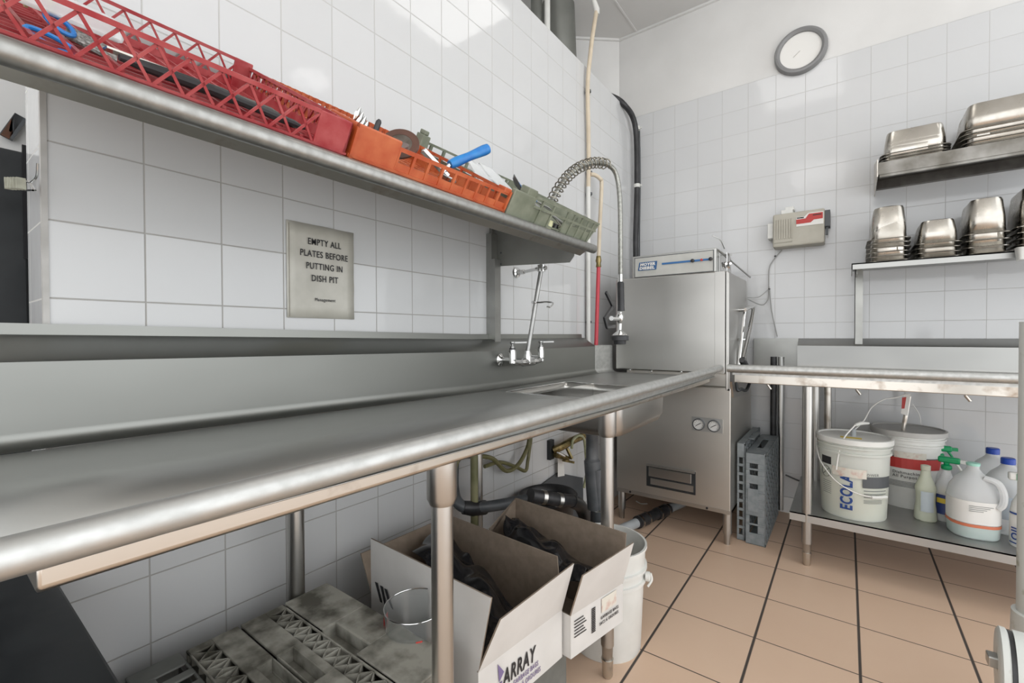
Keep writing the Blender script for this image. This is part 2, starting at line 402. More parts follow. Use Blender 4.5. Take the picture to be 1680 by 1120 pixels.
# rolled front rim
bm = B(); pf = [(.692, -.02)] + [(RX+RR*math.cos(a), RR*math.sin(a)) for a in [math.radians(q) for q in range(150, -121, -18)]]
yr = [-.03, .2, .5, .8, 1.1, 1.37, 1.7, 2.0, 2.25, 2.505]; rows = []
for y in yr:
    rows.append([bm.verts.new((x, y, (RZ+z if i else ztop(y)+.0005))) for i, (x, z) in enumerate(pf)])
for a, b in zip(rows, rows[1:]):
    for i in range(len(a)-1): bm.faces.new((a[i], a[i+1], b[i+1], b[i]))
bm.faces.new([v for v in rows[0][1:]])
obj('rolled_rim', bm, steel_rough, dt, ang=60)
# hat channel under the rim
bm = B(); A_ = [(.60, .885), (.60, .868), (.612, .862), (.682, .862), (.690, .868), (.692, .900)]
va = [bm.verts.new((x, .064, z)) for x, z in A_]; vb = [bm.verts.new((x, 2.42, z-.02)) for x, z in A_]
for i in range(6): bm.faces.new((va[i], va[(i+1)%6], vb[(i+1)%6], vb[i]))
bm.faces.new(va[::-1]); bm.faces.new(vb)
obj('under_channel', bm, steel_dirty, dt, bevel=.003, label='stained steel channel under the rim')
bm = B(); bx(bm, (.08, .05, .83), (.14, 1.3, .862)); obj('rear_channel', bm, steel_dirty, dt)
# sink bowls
bm = B()
for a, b in (((SX0, SY0), (SX1, SY0)), ((SX1, SY0), (SX1, SY1)), ((SX1, SY1), (SX0, SY1)), ((SX0, SY1), (SX0, SY0))): tube(bm, [(*a, .869), (*b, .869)], .0022, 8)
obj('sink_edge', bm, chrome, dt)
bm = B()
cx, cy = (SX0+SX1)/2, (SY0+SY1)/2
def ring_open(w, d, r, z): return (w, d, r, z, cx, cy)
loft(bm, [ring_open(SX1-SX0, SY1-SY0, .012, .868), ring_open(SX1-SX0+.004, SY1-SY0+.004, .03, .84), ring_open(SX1-SX0, SY1-SY0, .035, .775), ring_open(SX1-SX0-.02, SY1-SY0-.02, .04, .752), ring_open(SX1-SX0-.06, SY1-SY0-.06, .05, .745)], cap0=False)
sk = obj('sink_bowl', bm, steel_mach, dt, ang=50, solid=.003, label='steel sink bowl hung under the tabletop')
bm = B(); bx(bm, (.330, SY0, .76), (.342, SY1, .8725)); obj('divider', bm, chrome, sk)
bm = B(); lathe(bm, [(.045, 0), (.045, .01), (.03, .012), (.03, -.03)], (.49, 1.6, .752)); obj('drain', bm, chrome, sk)
# end splash beside the machine
bm = B(); P_ = [(.101, 2.325), (.130, 2.498)]; prs = [(0, 1.027), (0, .896)] + [(.026*(1-math.cos(a)), .896-.026*math.sin(a)) for a in (.4, .8, 1.2, 1.57)]
va = [bm.verts.new((P_[0][0]+dx_, P_[0][1], z)) for dx_, z in prs]; vb = [bm.verts.new((P_[1][0]+dx_, P_[1][1], z)) for dx_, z in prs]
for i in range(len(prs)-1): bm.faces.new((va[i], va[i+1], vb[i+1], vb[i]))
quad(bm, (.101, 2.325, 1.027), (.130, 2.498, 1.027), (0.002, 2.498, 1.029), (0.002, 2.325, 1.029))
obj('end_splash', bm, steel_rough, dt)
def table_leg(parent, x, y, ztop_, socket=True, gusset=.05, r=.0205, taper=True):
    bm = B()
    tube(bm, [(x, y, .0), (x, y, .012), (x, y, .10), (x, y, .104), (x, y, ztop_)], [r*.62, r*.72, r*.86, r, r], 22)
    lg = obj('leg', bm, steel_mach, parent)
    if socket:
        bm = B(); lathe(bm, [(r*1.12, 0), (r*1.38, .012), (r*1.38, .075), (r*1.5, gusset+.045)], (x, y, ztop_-.085), seg=24); obj('socket', bm, steel_mach, lg)
    bm = B(); lathe(bm, [(r*.62, 0), (r*.8, .006), (r*.86, .045), (r*.95, .06)], (x, y, 0.0005), seg=20); obj('foot', bm, steel_dirty, lg)
for x, y, zt in ((.64, .593, .857), (.64, 1.316, .851), (.1, .597, .84), (.1, 1.312, .84)): table_leg(dt, x, y, zt)

# ================================================================ SLANTED RACK SHELF
SL = math.radians(31); cs, sn = math.cos(SL), math.sin(SL)
def S(y, s, h): return V((.452 - s*cs + h*sn, y, 1.436 + s*sn + h*cs))
sh = thing('rack_shelf', 'slanted stainless steel rack shelf on the tiled wall holding coloured plastic racks', 'wall shelf', (.2, .8, 1.4))
Y0, Y1 = -.05, 1.56
bm = B()
pr_s = [(-.004, -.004), (.50, -.004), (.50, .03), (.503, .03), (.503, -.006), (-.004, -.006)]
A = [bm.verts.new(S(Y0, s, h)) for s, h in pr_s]; A2 = [bm.verts.new(S(Y1, s, h)) for s, h in pr_s]
for i in range(6): bm.faces.new((A[i], A[(i+1)%6], A2[(i+1)%6], A2[i]))
bm.faces.new(A[::-1]); bm.faces.new(A2)
obj('shelf_board', bm, steel_y, sh)
bm = B(); cyl(bm, (.466, Y0, 1.414), (.466, Y1+.012, 1.414), .0165, 20); obj('rolled_edge', bm, noisy('shelf_edge_steel', (.36,.36,.345),(.29,.29,.275), .42, 60, 1, .02, .46), sh, ang=60)
bm = B(); slab(bm, [(.452, Y0, 1.408), (.425, Y0, 1.397), (.425, Y1-.02, 1.389), (.452, Y1-.02, 1.404)], (-.004, 0, .004)); slab(bm, [(.425, Y0, 1.397), (.419, Y0, 1.404), (.419, Y1-.02, 1.397), (.425, Y1-.02, 1.389)], (-.003, 0, .001)); obj('lip', bm, steel_dirty, sh, label='beige stained return lip under the front edge')
bm = B()
P = [(.0, 1.384), (.06, 1.383), (.385, 1.366), (.405, 1.39), (.402, 1.425), (.03, 1.66), (.0, 1.66)]
A = [(x, 1.53, z) for x, z in P]; slab(bm, A, (0, .003, 0)); slab(bm, [(.0, 1.512, 1.384), (.015, 1.512, 1.384), (.015, 1.512, 1.65), (0, 1.512, 1.65)], (0, .018, 0))
obj('bracket_plate', bm, noisy('dark_bracket_steel', (.30, .30, .28), (.24, .24, .225), .38, 6, .9), sh, smooth=False)
bm = B(); bx(bm, (.0, 1.49, 1.045), (.048, 1.529, 1.41)); bx(bm, (.0, 1.49, 1.41), (.03, 1.529, 1.52))
obj('support_post', bm, noisy('post_steel', (.38, .38, .36), (.30, .30, .285), .35, 8, .9), sh, smooth=False)
bm = B()
for z in (1.44, 1.392): lathe(bm, [(.004, 0), (.004, .002), (.002, .003)], (.05, 1.530, z), (0,-1,0), 10)
obj('screw', bm, dark_grey, sh)

def rack_matrix(y, tilt=0):
    return Matrix(((0, -cs, sn, .452), (1, 0, 0, y), (0, sn, cs, 1.436), (0, 0, 0, 1)))
def rack_root(name, label, y, group='plastic dish racks on the slanted shelf'):
    t = thing(name, label, 'dish rack', (0, 0, 0), group); t.matrix_world = rack_matrix(y); ORG[t.name] = V((0, 0, 0)); return t
def grid_floor(bm, w, d, z, n, t=.004):
    for i in range(n+1):
        a = i/n; bx(bm, (w*a-t/2, 0, z), (w*a+t/2, d, z+t)); bx(bm, (0, d*a-t/2, z), (w, d*a+t/2, z+t*.98))
# red lattice rack: local x along shelf, y up the slope, z normal
def lattice_side(bm, a, b, h, n, t=.0034):
    a, b = V(a), V(b); z = V((0, 0, 1))
    bar(bm, a+z*h, b+z*h, .007, .007); bar(bm, a+z*.003, b+z*.003, .007, .006)
    for i in range(n):
        p, q = a+(b-a)*(i/n), a+(b-a)*((i+1)/n)
        bar(bm, p+z*.004, q+z*(h-.003), t, t*1.2); bar(bm, q+z*.004, p+z*(h-.003), t, t*1.2)
def red_rack(label, y, W=.5, n=14, Dp=.49, H_=.062):
    t = rack_root('dish_rack', label, y)
    bm = B(); lattice_side(bm, (0, .004, 0), (W-.065, .004, 0), H_, n); obj('front_side', bm, red_pl, t, False, local=True)
    bm = B(); lattice_side(bm, (0, Dp, 0), (W-.03, Dp, 0), H_+.008, n); bx(bm, (0, Dp-.002, 0), (W, Dp+.002, .022)); obj('back_side', bm, red_pl, t, False, local=True)
    bm = B(); lattice_side(bm, (W-.004, .06, 0), (W-.004, Dp, 0), H_, 15); bx(bm, (W-.006, 0, 0), (W-.002, Dp, .026)); obj('end_side', bm, red_pl, t, False, local=True)
    bm = B(); bx(bm, (0,0,0),(.005, Dp, .03)); obj('end_side', bm, red_pl, t, False, local=True)
    bm = B(); bx(bm, (W-.066, 0, 0), (W, .006, H_+.003)); bx(bm, (W-.006, 0, 0), (W, .06, H_+.003)); obj('corner_block', bm, red_pl, t, False, local=True, bevel=.002)
    bm = B(); bx(bm, (W-.04, Dp-.004, 0), (W, Dp+.003, H_+.012)); obj('corner_block', bm, red_pl, t, False, local=True, bevel=.002)
    bm = B(); grid_floor(bm, W, Dp, .004, 12)
    for i in range(1, 12, 1): bx(bm, (W*i/12-.003, .01, .004), (W*i/12+.003, Dp, .012))
    obj('base_grid', bm, red_pl, t, False, local=True)
    return t
red_rack('red plastic lattice rack with blue-handled tools, nearest the doorway on the slanted shelf', .012, .505, 11)
# orange slotted rack
t = rack_root('dish_rack', 'orange plastic rack with brown discs and a blue-handled squeegee, between the red and green racks', .525)
W, Dp, H_ = .50, .485, .062
def slotted(bm, a, b, h, n, z1=.026, t=.005):
    a, b = V(a), V(b); z = V((0,0,1)); d = b-a
    bar(bm, a+z*(h-.004), b+z*(h-.004), t, .009); bar(bm, a+z*(z1/2), b+z*(z1/2), t*.6, z1)
    for i in range(n+1): bar(bm, a+d*(i/n), a+d*(i/n)+z*h, .006, .007)
bm = B(); slotted(bm, (.11, .004, 0), (W, .004, 0), H_-.004, 9); obj('front_side', bm, orange_pl, t, False, local=True)
bm = B(); slotted(bm, (0, Dp, 0), (W, Dp, 0), H_, 13); 
for i in range(26): bx(bm, (.01+i*.019, Dp-.03, .03), (.017+i*.019, Dp-.024, .064))
obj('back_side', bm, orange_pl, t, False, local=True)
bm = B(); slotted(bm, (W-.003, 0, 0), (W-.003, Dp, 0), H_, 9); bx(bm, (W-.005, 0, 0), (W, Dp, .04)); obj('end_side', bm, orange_pl, t, False, local=True)
bm = B(); slotted(bm, (.003, 0, 0), (.003, Dp, 0), H_, 9); obj('end_side', bm, orange_pl, t, False, local=True)
bm = B(); bx(bm, (0, 0, 0), (.11, .006, H_+.008)); bx(bm, (0, 0, 0), (.008, .11, H_+.008)); obj('corner_block', bm, orange_pl, t, False, local=True, bevel=.003)
bm = B(); bx(bm, (W-.03, 0, H_-.01), (W, .03, H_+.006)); obj('corner_block', bm, orange_pl, t, False, local=True, bevel=.003)
bm = B(); grid_floor(bm, W, Dp, .004, 10, .006); obj('base_grid', bm, orange_pl, t, False, local=True)
# sage green rack with rails
t = rack_root('dish_rack', 'sage green plastic rack of ladles and lids at the sink end of the slanted shelf', 1.035)
W, Dp, H_ = .52, .48, .075
bm = B()
for z in (.078, .05): bar(bm, (.10, -.004, z), (W, -.004, z), .006, .007)
bx(bm, (.0, -.002, 0), (.22, .003, .045)); bx(bm, (.30, -.002, 0), (W-.015, .003, .036))
for x in (.10, .145, .21, .30, .345, .40, .45, .49): bx(bm, (x-.004, -.006, 0), (x+.004, 0, .08))
obj('front_side', bm, green_pl, t, False, local=True)
bm = B()
for z in (.078, .05, .02): bar(bm, (0, Dp, z), (W, Dp, z), .006, .008)
for i in range(9): bx(bm, (.0+i*.062, Dp-.004, 0), (.01+i*.062, Dp+.004, .08))
obj('back_side', bm, green_pl, t, False, local=True)
bm = B()
hexa(bm, [(W-.03, -.004, 0), (W-.022, -.004, 0), (W-.022, Dp, 0), (W-.03, Dp, 0)], [(W-.002, -.006, .082), (W+.006, -.006, .082), (W+.006, Dp, .082), (W-.002, Dp, .082)])
obj('end_side', bm, green_pl, t, False, local=True)
bm = B(); bx(bm, (0, 0, .0), (.006, Dp, .05)); obj('end_side', bm, green_pl, t, False, local=True)
bm = B(); bx(bm, (-.004, -.006, 0), (.10, .01, .075)); bx(bm, (.055, -.004, .07), (.10, .03, .094)); obj('corner_block', bm, green_pl, t, False, local=True, bevel=.003)
bm = B(); bx(bm, (-.004, Dp-.03, 0), (.03, Dp+.006, .098)); bx(bm, (.0, Dp-.03, .098), (.018, Dp, .112)); obj('corner_block', bm, green_pl, t, False, local=True, bevel=.003)
bm = B(); grid_floor(bm, W-.03, Dp, .004, 10, .005); obj('base_grid', bm, green_pl, t, False, local=True)

def on_shelf(name, bm, m, lab, cat, group=None, **kw):
    """world-space piece lying in a rack"""
    return tag(obj(name, bm, m, **kw), lab, cat, group)
# things in the red rack
t = thing('scissors', 'scissors with bright blue loop grips lying in the red rack', 'scissors', S(.17, .06, .02))
for k, (cc_, ra, rb_) in enumerate(((at(98, 40, x=.37), .0165, .0125), (at(86, 68, x=.41), .027, .0105))):
    e1_ = V((.35, .80, -.35)).normalized() if k else V((.2, .7, -.45)).normalized(); e2_ = V((-.5, .25, .8)).normalized()
    bm = B(); pts = [cc_+e1_*ra*math.cos(a)+e2_*rb_*math.sin(a) for a in [2*PI*i/20 for i in range(20)]]
    tube(bm, pts+[pts[0]], .0032, 8, cap=False); obj('grip', bm, blue_pl, t, label='blue plastic grip')
bm = B(); bar(bm, S(.17, .06, .024), S(.25, .08, .024), .003, .012, (1,0,0)); obj('blade', bm, pan_steel, t)
bm = B(); bar(bm, at(108, 50, x=.36), at(192, 94, x=.36), .006, .026, (-.5,.2,.8)); on_shelf('grater', bm, noisy('perforated_steel', (.45,.44,.42), (.14,.13,.12), .4, 260, .6, .3), 'narrow perforated steel grater lying behind the blue scissors', 'grater', bevel=.001)
for k, (a, b, wd, lab) in enumerate(((S(.18,.03,.022), S(.46,.06,.018), .022, 'long black serving tongs along the front of the red rack'), (S(.22,.075,.016), S(.44,.13,.02), .018, 'black spatula lying deeper in the red rack'))):
    bm = B(); mid = (a+b)/2+V((0,0,.004)); tube(bm, smooth_path([a, mid, b]), [wd*.2, wd*.35, wd*.4]+[wd*.42]*4+[wd*.34]*5+[wd*.12], 10); on_shelf(('kitchen_tongs', 'spatula')[k], bm, black_rub if k == 0 else noisy('dark_handle', (.05,.045,.04),(.09,.085,.075),.4,30), lab, ('tongs', 'spatula')[k])
bm = B(); bar(bm, S(.06, .12, .05), S(.2, .16, .045), .05, .03, (sn,0,cs)); on_shelf('plastic_scoop', bm, jug_pl, 'milky plastic scoop lying behind the blue scissor grips', 'scoop', bevel=.006)
for k in range(3):
    bm = B(); bar(bm, S(.085+.022*k, .18, .02+.01*k), S(.07+.022*k, .26, .07), .010, .004, (0,1,0)); on_shelf('wooden_skewer', bm, noisy('pale_wood', (.42,.33,.17),(.5,.4,.24),.6,20), ['pale wooden slat at the very end of the red rack', 'middle pale wooden slat in the red rack', 'pale wooden slat next to the milky scoop'][k], 'wooden slat', 'wooden slats in the red rack')
# cutlery sticking up where red meets orange
for k in range(4):
    y = .535+.008*k
    bm = B(); a = S(y, .05, .01); b = S(y+.012+.004*k, .045+.006*k, .095-.006*k); tube(bm, [a, a.lerp(b,.7), a.lerp(b,.85), b], [.002, .003, .006, .002], 8)
    on_shelf('spoon', bm, chrome, ['upright steel spoon handle leaning nearest the doorway', 'upright steel spoon handle, tallest in the bunch', 'steel spoon handle third in the bunch by the orange rack', 'short steel spoon handle closest to the orange rack'][k], 'spoon', 'spoons standing between the racks')
bm = B(); tube(bm, [S(.60, .06, .02), S(.605, .06, .085), S(.606, .06, .09)], [.006, .006, .003], 10); on_shelf('thermometer', bm, black_pl, 'small black round-ended handle standing in the orange rack beside the discs', 'utensil handle')
# brown discs
for k, (c0, r, ax, lab) in enumerate(((at(641, 241, x=.435), .040, V((.35, -.45, .8)), 'nearer brown ringed disc leaning in the orange rack'), (at(657, 236, x=.395), .044, V((.6, -.62, .35)), 'taller brown ringed disc leaning behind the other in the orange rack'))):
    ax.normalize()
    t = thing('slicer_disc', lab, 'disc', c0, 'brown discs in the orange rack')
    bm = B(); lathe(bm, [(r*.62, -.0025), (r, -.0025), (r, .0025), (r*.62, .0025), (r*.62, -.0025)], c0, ax, 40, cap=False); obj('rim', bm, brown_disc, t)
    bm = B(); lathe(bm, [(r*.63, -.002), (r*.63, .002), (r*.35, .005), (.001, .005)], c0, ax, 32); obj('centre', bm, MATS['post_dull2'] if 'post_dull2' in MATS else noisy('post_dull2', (.22,.20,.18),(.12,.10,.08),.35,30,.8), t)
# squeegee
t = thing('squeegee', 'steel scraper with blue ribbed handle sticking out over the orange rack', 'scraper', S(.86, .1, .06))
a, b = at(738, 270, x=.40), at(800, 244, x=.44)
bm = B(); tube(bm, [a, a.lerp(b,.15), a.lerp(b,.5), a.lerp(b,.9), b], [.011, .0135, .0115, .0145, .0135], 16); obj('handle', bm, blue_pl, t, label='blue handle')
bm = B(); tube(bm, [b, b+(b-a)*.02], .010, 14); obj('end_cap', bm, dark_grey, t)
bm = B(); c = at(722, 286, x=.39); bar(bm, a, c, .012, .010); bar(bm, c, at(745, 300, x=.39), .02, .004); bar(bm, at(694, 246, x=.36), at(735, 290, x=.38), .016, .012); bar(bm, at(735, 290, x=.38), at(748, 296, x=.39), .005); obj('blade_clamp', bm, chrome, t, bevel=.002)
for k, (p, q) in enumerate((((765, 262), (800, 306)), ((785, 268), (826, 315)))):
    bm = B(); slab(bm, [at(p[0], p[1], x=.3), at(p[0]+22, p[1]+10, x=.3), at(q[0]+14, q[1]-2, x=.3), at(q[0]-14, q[1]-8, x=.3)], (.004, 0, .002)); on_shelf('plastic_divider', bm, jug_pl, ('clear plastic divider standing in the green rack next to the blue handle', 'clear plastic divider behind the other, nearer the ladle')[k], 'plastic divider', smooth=False)
# utensils in green rack
t = thing('ladle', 'steel ladle bowl with blue mark standing in the green rack', 'ladle', S(1.12, .1, .05))
c0 = at(850, 300, x=.41); ax = V((.75, .35, .45)).normalized()
bm = B(); lathe(bm, [(.004, -.012), (.017, -.008), (.023, .0), (.024, .003), (.021, .001), (.012, -.006), (.001, -.008)], c0, ax, 24, sx=.8, sy=1.25, cap=False); obj('bowl', bm, noisy('dull_ladle', (.24,.25,.25),(.16,.165,.165),.35,20,.8), t)
bm = B(); tube(bm, [c0, at(862, 320, x=.40), at(880, 330, x=.38)], .004, 8); obj('handle', bm, blue_pl, t)
for k, (pa, pb, r, m_) in enumerate((((862,322),(895,350),.006,steel),((880,330),(905,345),.005,chrome),((895,345),(930,372),.006,steel),((905,350),(925,378),.004,steel_dirty),((938,362),(962,352),.003,chrome),((942,372),(964,356),.003,chrome),((945,378),(966,360),.003,chrome))):
    a, b = at(*pa, x=.41), at(*pb, x=.41); bm = B(); tube(bm, [a, a.lerp(b,.75), b], [r*.6, r, r*.5], 8)
    on_shelf('serving_utensil', bm, m_, ['steel handle lying right beside the ladle bowl', 'thin chrome handle under the ladle in the green rack', 'steel handle in the middle of the green rack by the spring hose', 'stained thin handle near the jars in the green rack', 'wire whisk loop, topmost at the green rack end', 'middle wire whisk loop at the green rack end', 'lowest wire whisk loop at the green rack end'][k], 'utensil', 'steel utensils in the green rack' if k < 4 else 'whisk loops at the end of the green rack')
for k, (px, py, m_, r, lab) in enumerate(((898, 372, yel_liq, .014, 'small cream jar in the green rack beside the black jar'), (908, 378, black_pl, .012, 'small black jar in the green rack beside the cream jar'))):
    c0 = at(px, py, x=.43); bm = B(); lathe(bm, [(r, -.02), (r, .012), (r*.8, .018), (r*.8, .024)], c0, (sn, 0, cs), 16); on_shelf('jar', bm, m_, lab, 'jar')

# ================================================================ WALL SIGN
t = thing('wall_sign', 'laminated notice telling staff to empty all plates before the dish pit', 'sign', (0, .735, 1.27))
ys0, ys1 = .629, .839
bm = B(); n = 8; g = []
for i in range(n+1):
    g.append([])
    for j in range(n+1):
        y = ys0+(ys1-ys0)*i/n; z = 1.137+(1.407-1.137)*j/n
        g[-1].append(bm.verts.new((.003+.0012*math.sin(i*1.7)+.001*math.sin(j*2.1+i), y, z)))
for i in range(n):
    for j in range(n): bm.faces.new((g[i][j], g[i+1][j], g[i+1][j+1], g[i][j+1]))
pp = obj('paper', bm, paper, t, solid=.0012)
bm = B(); bx(bm, (.005, .634, 1.14), (.0055, .6355, 1.40)); obj('side_crease', bm, pr_mat('grime', (.2,.18,.14), .7), t, False)
for s, z, wd in (('EMPTY ALL', 1.349, .104), ('PLATES BEFORE', 1.314, .150), ('PUTTING IN', 1.279, .114), ('DISH PIT', 1.244, .084), ('Management', 1.187, .065)):
    sz = .026 if wd > .07 else .0135
    text('lettering', s, sz, ink, t, (.0062, .741, z), (0,1,0), (0,0,1), 'CENTER', bold=.0002 if sz > .02 else 0, width=wd)

# ================================================================ PRE-RINSE FAUCET
fx = thing('pre_rinse_faucet', 'chrome wall faucet with tall riser and spring hose over the sink', 'faucet', (.101, 1.6, .985))
FXX = .165
bm = B()
pa = at(840, 590, x=.101); 
for px in (838, 905):
    pass
yA, yB, zF = 1.455, 1.665, .985
for y in (yA, yB): lathe(bm, [(.026, 0), (.026, .004), (.016, .012), (.012, .02), (.012, .045)], (.102, y, zF), (1,0,0), 22)
for y in (yA, yB):
    tube(bm, smooth_path([(.14, y, zF), (FXX, y, zF), (FXX+.004, y, zF+.006)]), .0125, 14)
    tube(bm, [(FXX, y, zF-.012), (FXX, y, zF+.035), (FXX, y, zF+.045)], [.0145, .0145, .012], 16)
tube(bm, smooth_path([(FXX, yA, zF-.004), (FXX, yA+.04, zF-.012), (FXX, 1.56, zF-.012), (FXX, yB-.04, zF-.012), (FXX, yB, zF-.004)]), [.0125]*9+[.0165]*8+[.0125]*8, 14)
lathe(bm, [(.017, -.014), (.017, .015), (.013, .03), (.013, .04)], (FXX, 1.56, zF-.005), (0,0,1), 18)
obj('valve_body', bm, chrome, fx)
for i, y in enumerate((yA, yB)):
    bm = B(); lathe(bm, [(.009, 0), (.009, .012), (.005, .014), (.005, .02), (.010, .024), (.010, .03)], (FXX, y, zF+.045), (0,0,1), 14)
    bar(bm, (FXX, y, zF+.071), (FXX+.03, y+.055, zF+.072), .010, .006); hd = obj('lever_handle', bm, noisy('dull_chrome', (.36,.36,.35),(.28,.28,.27),.3,20,1), fx)
    bm = B(); lathe(bm, [(.0125, 0), (.0125, .006)], (FXX, y, zF+.043), (0,0,1), 18); obj('ring', bm, black_rub if i == 0 else chrome, fx)
rt = at(888, 440, x=.2); rb = V((FXX, 1.56, zF+.02)); sp0 = at(895, 360, x=.21)
bm = B(); cyl(bm, rb, rt, .0095, 16); cyl(bm, rt, sp0, .0095, 16); obj('riser', bm, MATS['dull_chrome'], fx)
bm = B(); wl = V((0, rt.y+.075, rt.z-.002)); wl = at(847, 447, x=.002)
lathe(bm, [(.026, 0), (.024, .006), (.012, .010), (.012, .022)], wl, (1,0,0), 22); tube(bm, [wl+V((.015,0,0)), wl+V((.05,0,0)), V((rt.x-.01, rt.y, rt.z))], .0075, 12); tube(bm, [wl+V((.02,0,0)), wl+V((.045,0,0))], .011, 8)
lathe(bm, [(.017, -.014), (.017, .014)], rt, (0,0,1), 16); cyl(bm, rt-V((.025, 0,0)), rt+V((.025,0,0)), .009, 10); obj('wall_bracket', bm, chrome, fx)
bm = B(); hk = rb.lerp(rt, .60); tube(bm, smooth_path([hk+V((0,-.02,0)), hk+V((.012, .0, 0)), at(898,495,x=.23), at(907,497,x=.26), at(903,503,x=.27), at(897,503,x=.26)]), .0035, 8); cyl(bm, hk-V((0,.025,0)), hk-V((0,.012,0)), .006, 10); obj('finger_hook', bm, chrome, fx)
path = smooth_path([sp0, at(905,330,x=.22), at(925,297,x=.25), at(948,276,x=.28), at(975,267,x=.31), at(1000,272,x=.335), at(1012,290,x=.35), at(1017,330,x=.36), at(1018,400,x=.365), at(1018,460,x=.37)], 10)
bm = B(); tube(bm, path, .0115, 14); obj('hose', bm, noisy('braided_hose', (.34,.34,.31), (.24,.24,.22), .32, 90, .9, .3), fx)
# coil spring round the first half
bm = B(); k_end = int(len(path)*.53); sp = path[:k_end+1]; fr = frames(sp); turns = 21; pts = []
NN = turns*10
for i in range(NN+1):
    u = i/NN*(len(sp)-1); a = min(int(u), len(sp)-2); f = u-a; p = sp[a].lerp(sp[a+1], f); n1 = fr[a][0].lerp(fr[a+1][0], f).normalized(); n2 = fr[a][1].lerp(fr[a+1][1], f).normalized()
    ang = 2*PI*turns*i/NN; pts.append(p+(n1*math.cos(ang)+n2*math.sin(ang))*.0235)
tube(bm, pts, .003, 6); obj('spring', bm, noisy('spring_wire', (.22,.20,.16),(.34,.32,.27),.3,40,1), fx)
# spray valve
sv = at(1018, 462, x=.37); dn = at(1017, 560, x=.37)
bm = B(); cyl(bm, sv+V((0,0,.035)), sv, .012, 16); obj('hose_end', bm, chrome, fx)
bm = B(); cyl(bm, at(1018,512,x=.37), at(1017,545,x=.37), .009, 14); lathe(bm, [(.009, 0), (.034, -.022), (.036, -.026)], at(1017,541,x=.37), (0,0,1), 24)
q = at(1017, 523, x=.37); tube(bm, [q+V((0,0,.028)), q+V((0,0,.015)), q, q-V((0,0,.022))], [.011, .019, .018, .008], 14); tube(bm, [q, at(1003, 522, x=.38)], [.010, .011], 12)
obj('spray_valve', bm, chrome, fx)
bm = B(); tube(bm, [sv, sv.lerp(at(1019,506,x=.37), .06), sv.lerp(at(1019,506,x=.37), .9), at(1019,510,x=.37)], [.013, .0165, .0165, .018], 18); obj('grip', bm, black_rub, fx)
bm = B(); pts = [at(994,479,x=.385), at(1005,502,x=.385), at(992,522,x=.385), at(996,537,x=.385), at(1008,535,x=.38)]
for a, b in zip(pts, pts[1:]): bar(bm, a, b+(b-a)*.06, .010, .015)
obj('lever', bm, black_pl, fx, bevel=.002)
bm = B(); c0 = at(1017, 556, x=.37); lathe(bm, [(.028, .008+.012), (.043, .014), (.043, -.006), (.030, -.008), (.028, -.024), (.012, -.026)], c0, (0,0,1), 24); obj('spray_head', bm, black_rub, fx)

# ================================================================ PIPES ON THE LEFT WALL
t = thing('water_pipe', 'cream painted pipe running up the tiled wall to the ceiling with a red branch', 'pipe', (.02, 2.42, 1.05))
bm = B(); tube(bm, smooth_path([(.022, 2.40, 1.95), (.022, 2.405, 2.1), (.022, 2.40, 2.3), (.024, 2.39, 2.55), (.03, 2.41, 2.72), at(972,60,x=.03), at(979,16,x=.03)]), .0125, 14); obj('riser', bm, beige_pipe, t)
bm = B(); tube(bm, [(.022, 2.40, 1.03), (.022, 2.40, 1.5), (.022, 2.40, 1.955)], .0125, 14); obj('lower_riser', bm, white_pl, t, label='white lower length of the pipe')
bm = B(); a = at(979,16,x=.03); tube(bm, [a+V((0,.0,-.03)), a, a+V((-.01,-.02,.05)), (a.x-.02, a.y-.06, CEIL)], [.016,.018,.014,.014], 14); obj('elbow', bm, white_pl, t)
bm = B(); tube(bm, smooth_path([(.03, 2.41, 2.03), at(976,287,x=.045), at(984,293,x=.06), at(987,303,x=.06), at(984,370,x=.06), at(982,425,x=.06)]), .0115, 12); obj('branch', bm, beige_pipe, t)
bm = B(); tube(bm, [at(982,420,x=.06), at(982,428,x=.06), at(982,432,x=.06), at(982,438,x=.06)], [.013,.018,.013,.017], 12); obj('brass_coupling', bm, brass, t)
bm = B(); cyl(bm, at(982,436,x=.06), at(978,566,x=.06), .0115, 12); obj('red_tube', bm, red_pipe, t, label='red plastic length of the branch')
bm = B()
for px, py in ((965,150), (967,318), (966,402), (966,528), (967,283)):
    p = at(px, py, x=.02); lathe(bm, [(.017, -.006), (.017, .006)], p, (0,0,1), 14); bx(bm, (0, p.y, p.z-.004), (.012, p.y+.04, p.z+.004))
obj('clamp', bm, dark_grey, t)
t = thing('black_conduit', 'thick black cable bent over the wall top and clipped down the corner', 'conduit', (.03, 3.15, 1.4))
bm = B(); tube(bm, smooth_path([(-.06, 2.80, 2.695), at(1012,162,x=-.02), at(1024,172,x=.02), at(1038,192,x=.04), at(1044,225,x=.045), at(1045,300,x=.045), at(1044,350,x=.045), at(1043,420,x=.045), (.045, 3.14, .9)]), .0185, 14); obj('cable', bm, black_rub, t)
bm = B(); tube(bm, smooth_path([at(1049,215,x=.06), at(1050,300,x=.06), at(1049,420,x=.06), (.06,3.16,.9)]), .006, 8); obj('thin_cable', bm, dark_grey, t)
bm = B()
for px, py in ((1045,211), (1045,305)):
    p = at(px, py, x=.045); lathe(bm, [(.023, -.012), (.023, .012)], p, (0,0,1), 16); cyl(bm, p, p+V((.035,.0,.0)), .007, 10)
obj('clip', bm, white_pl, t)
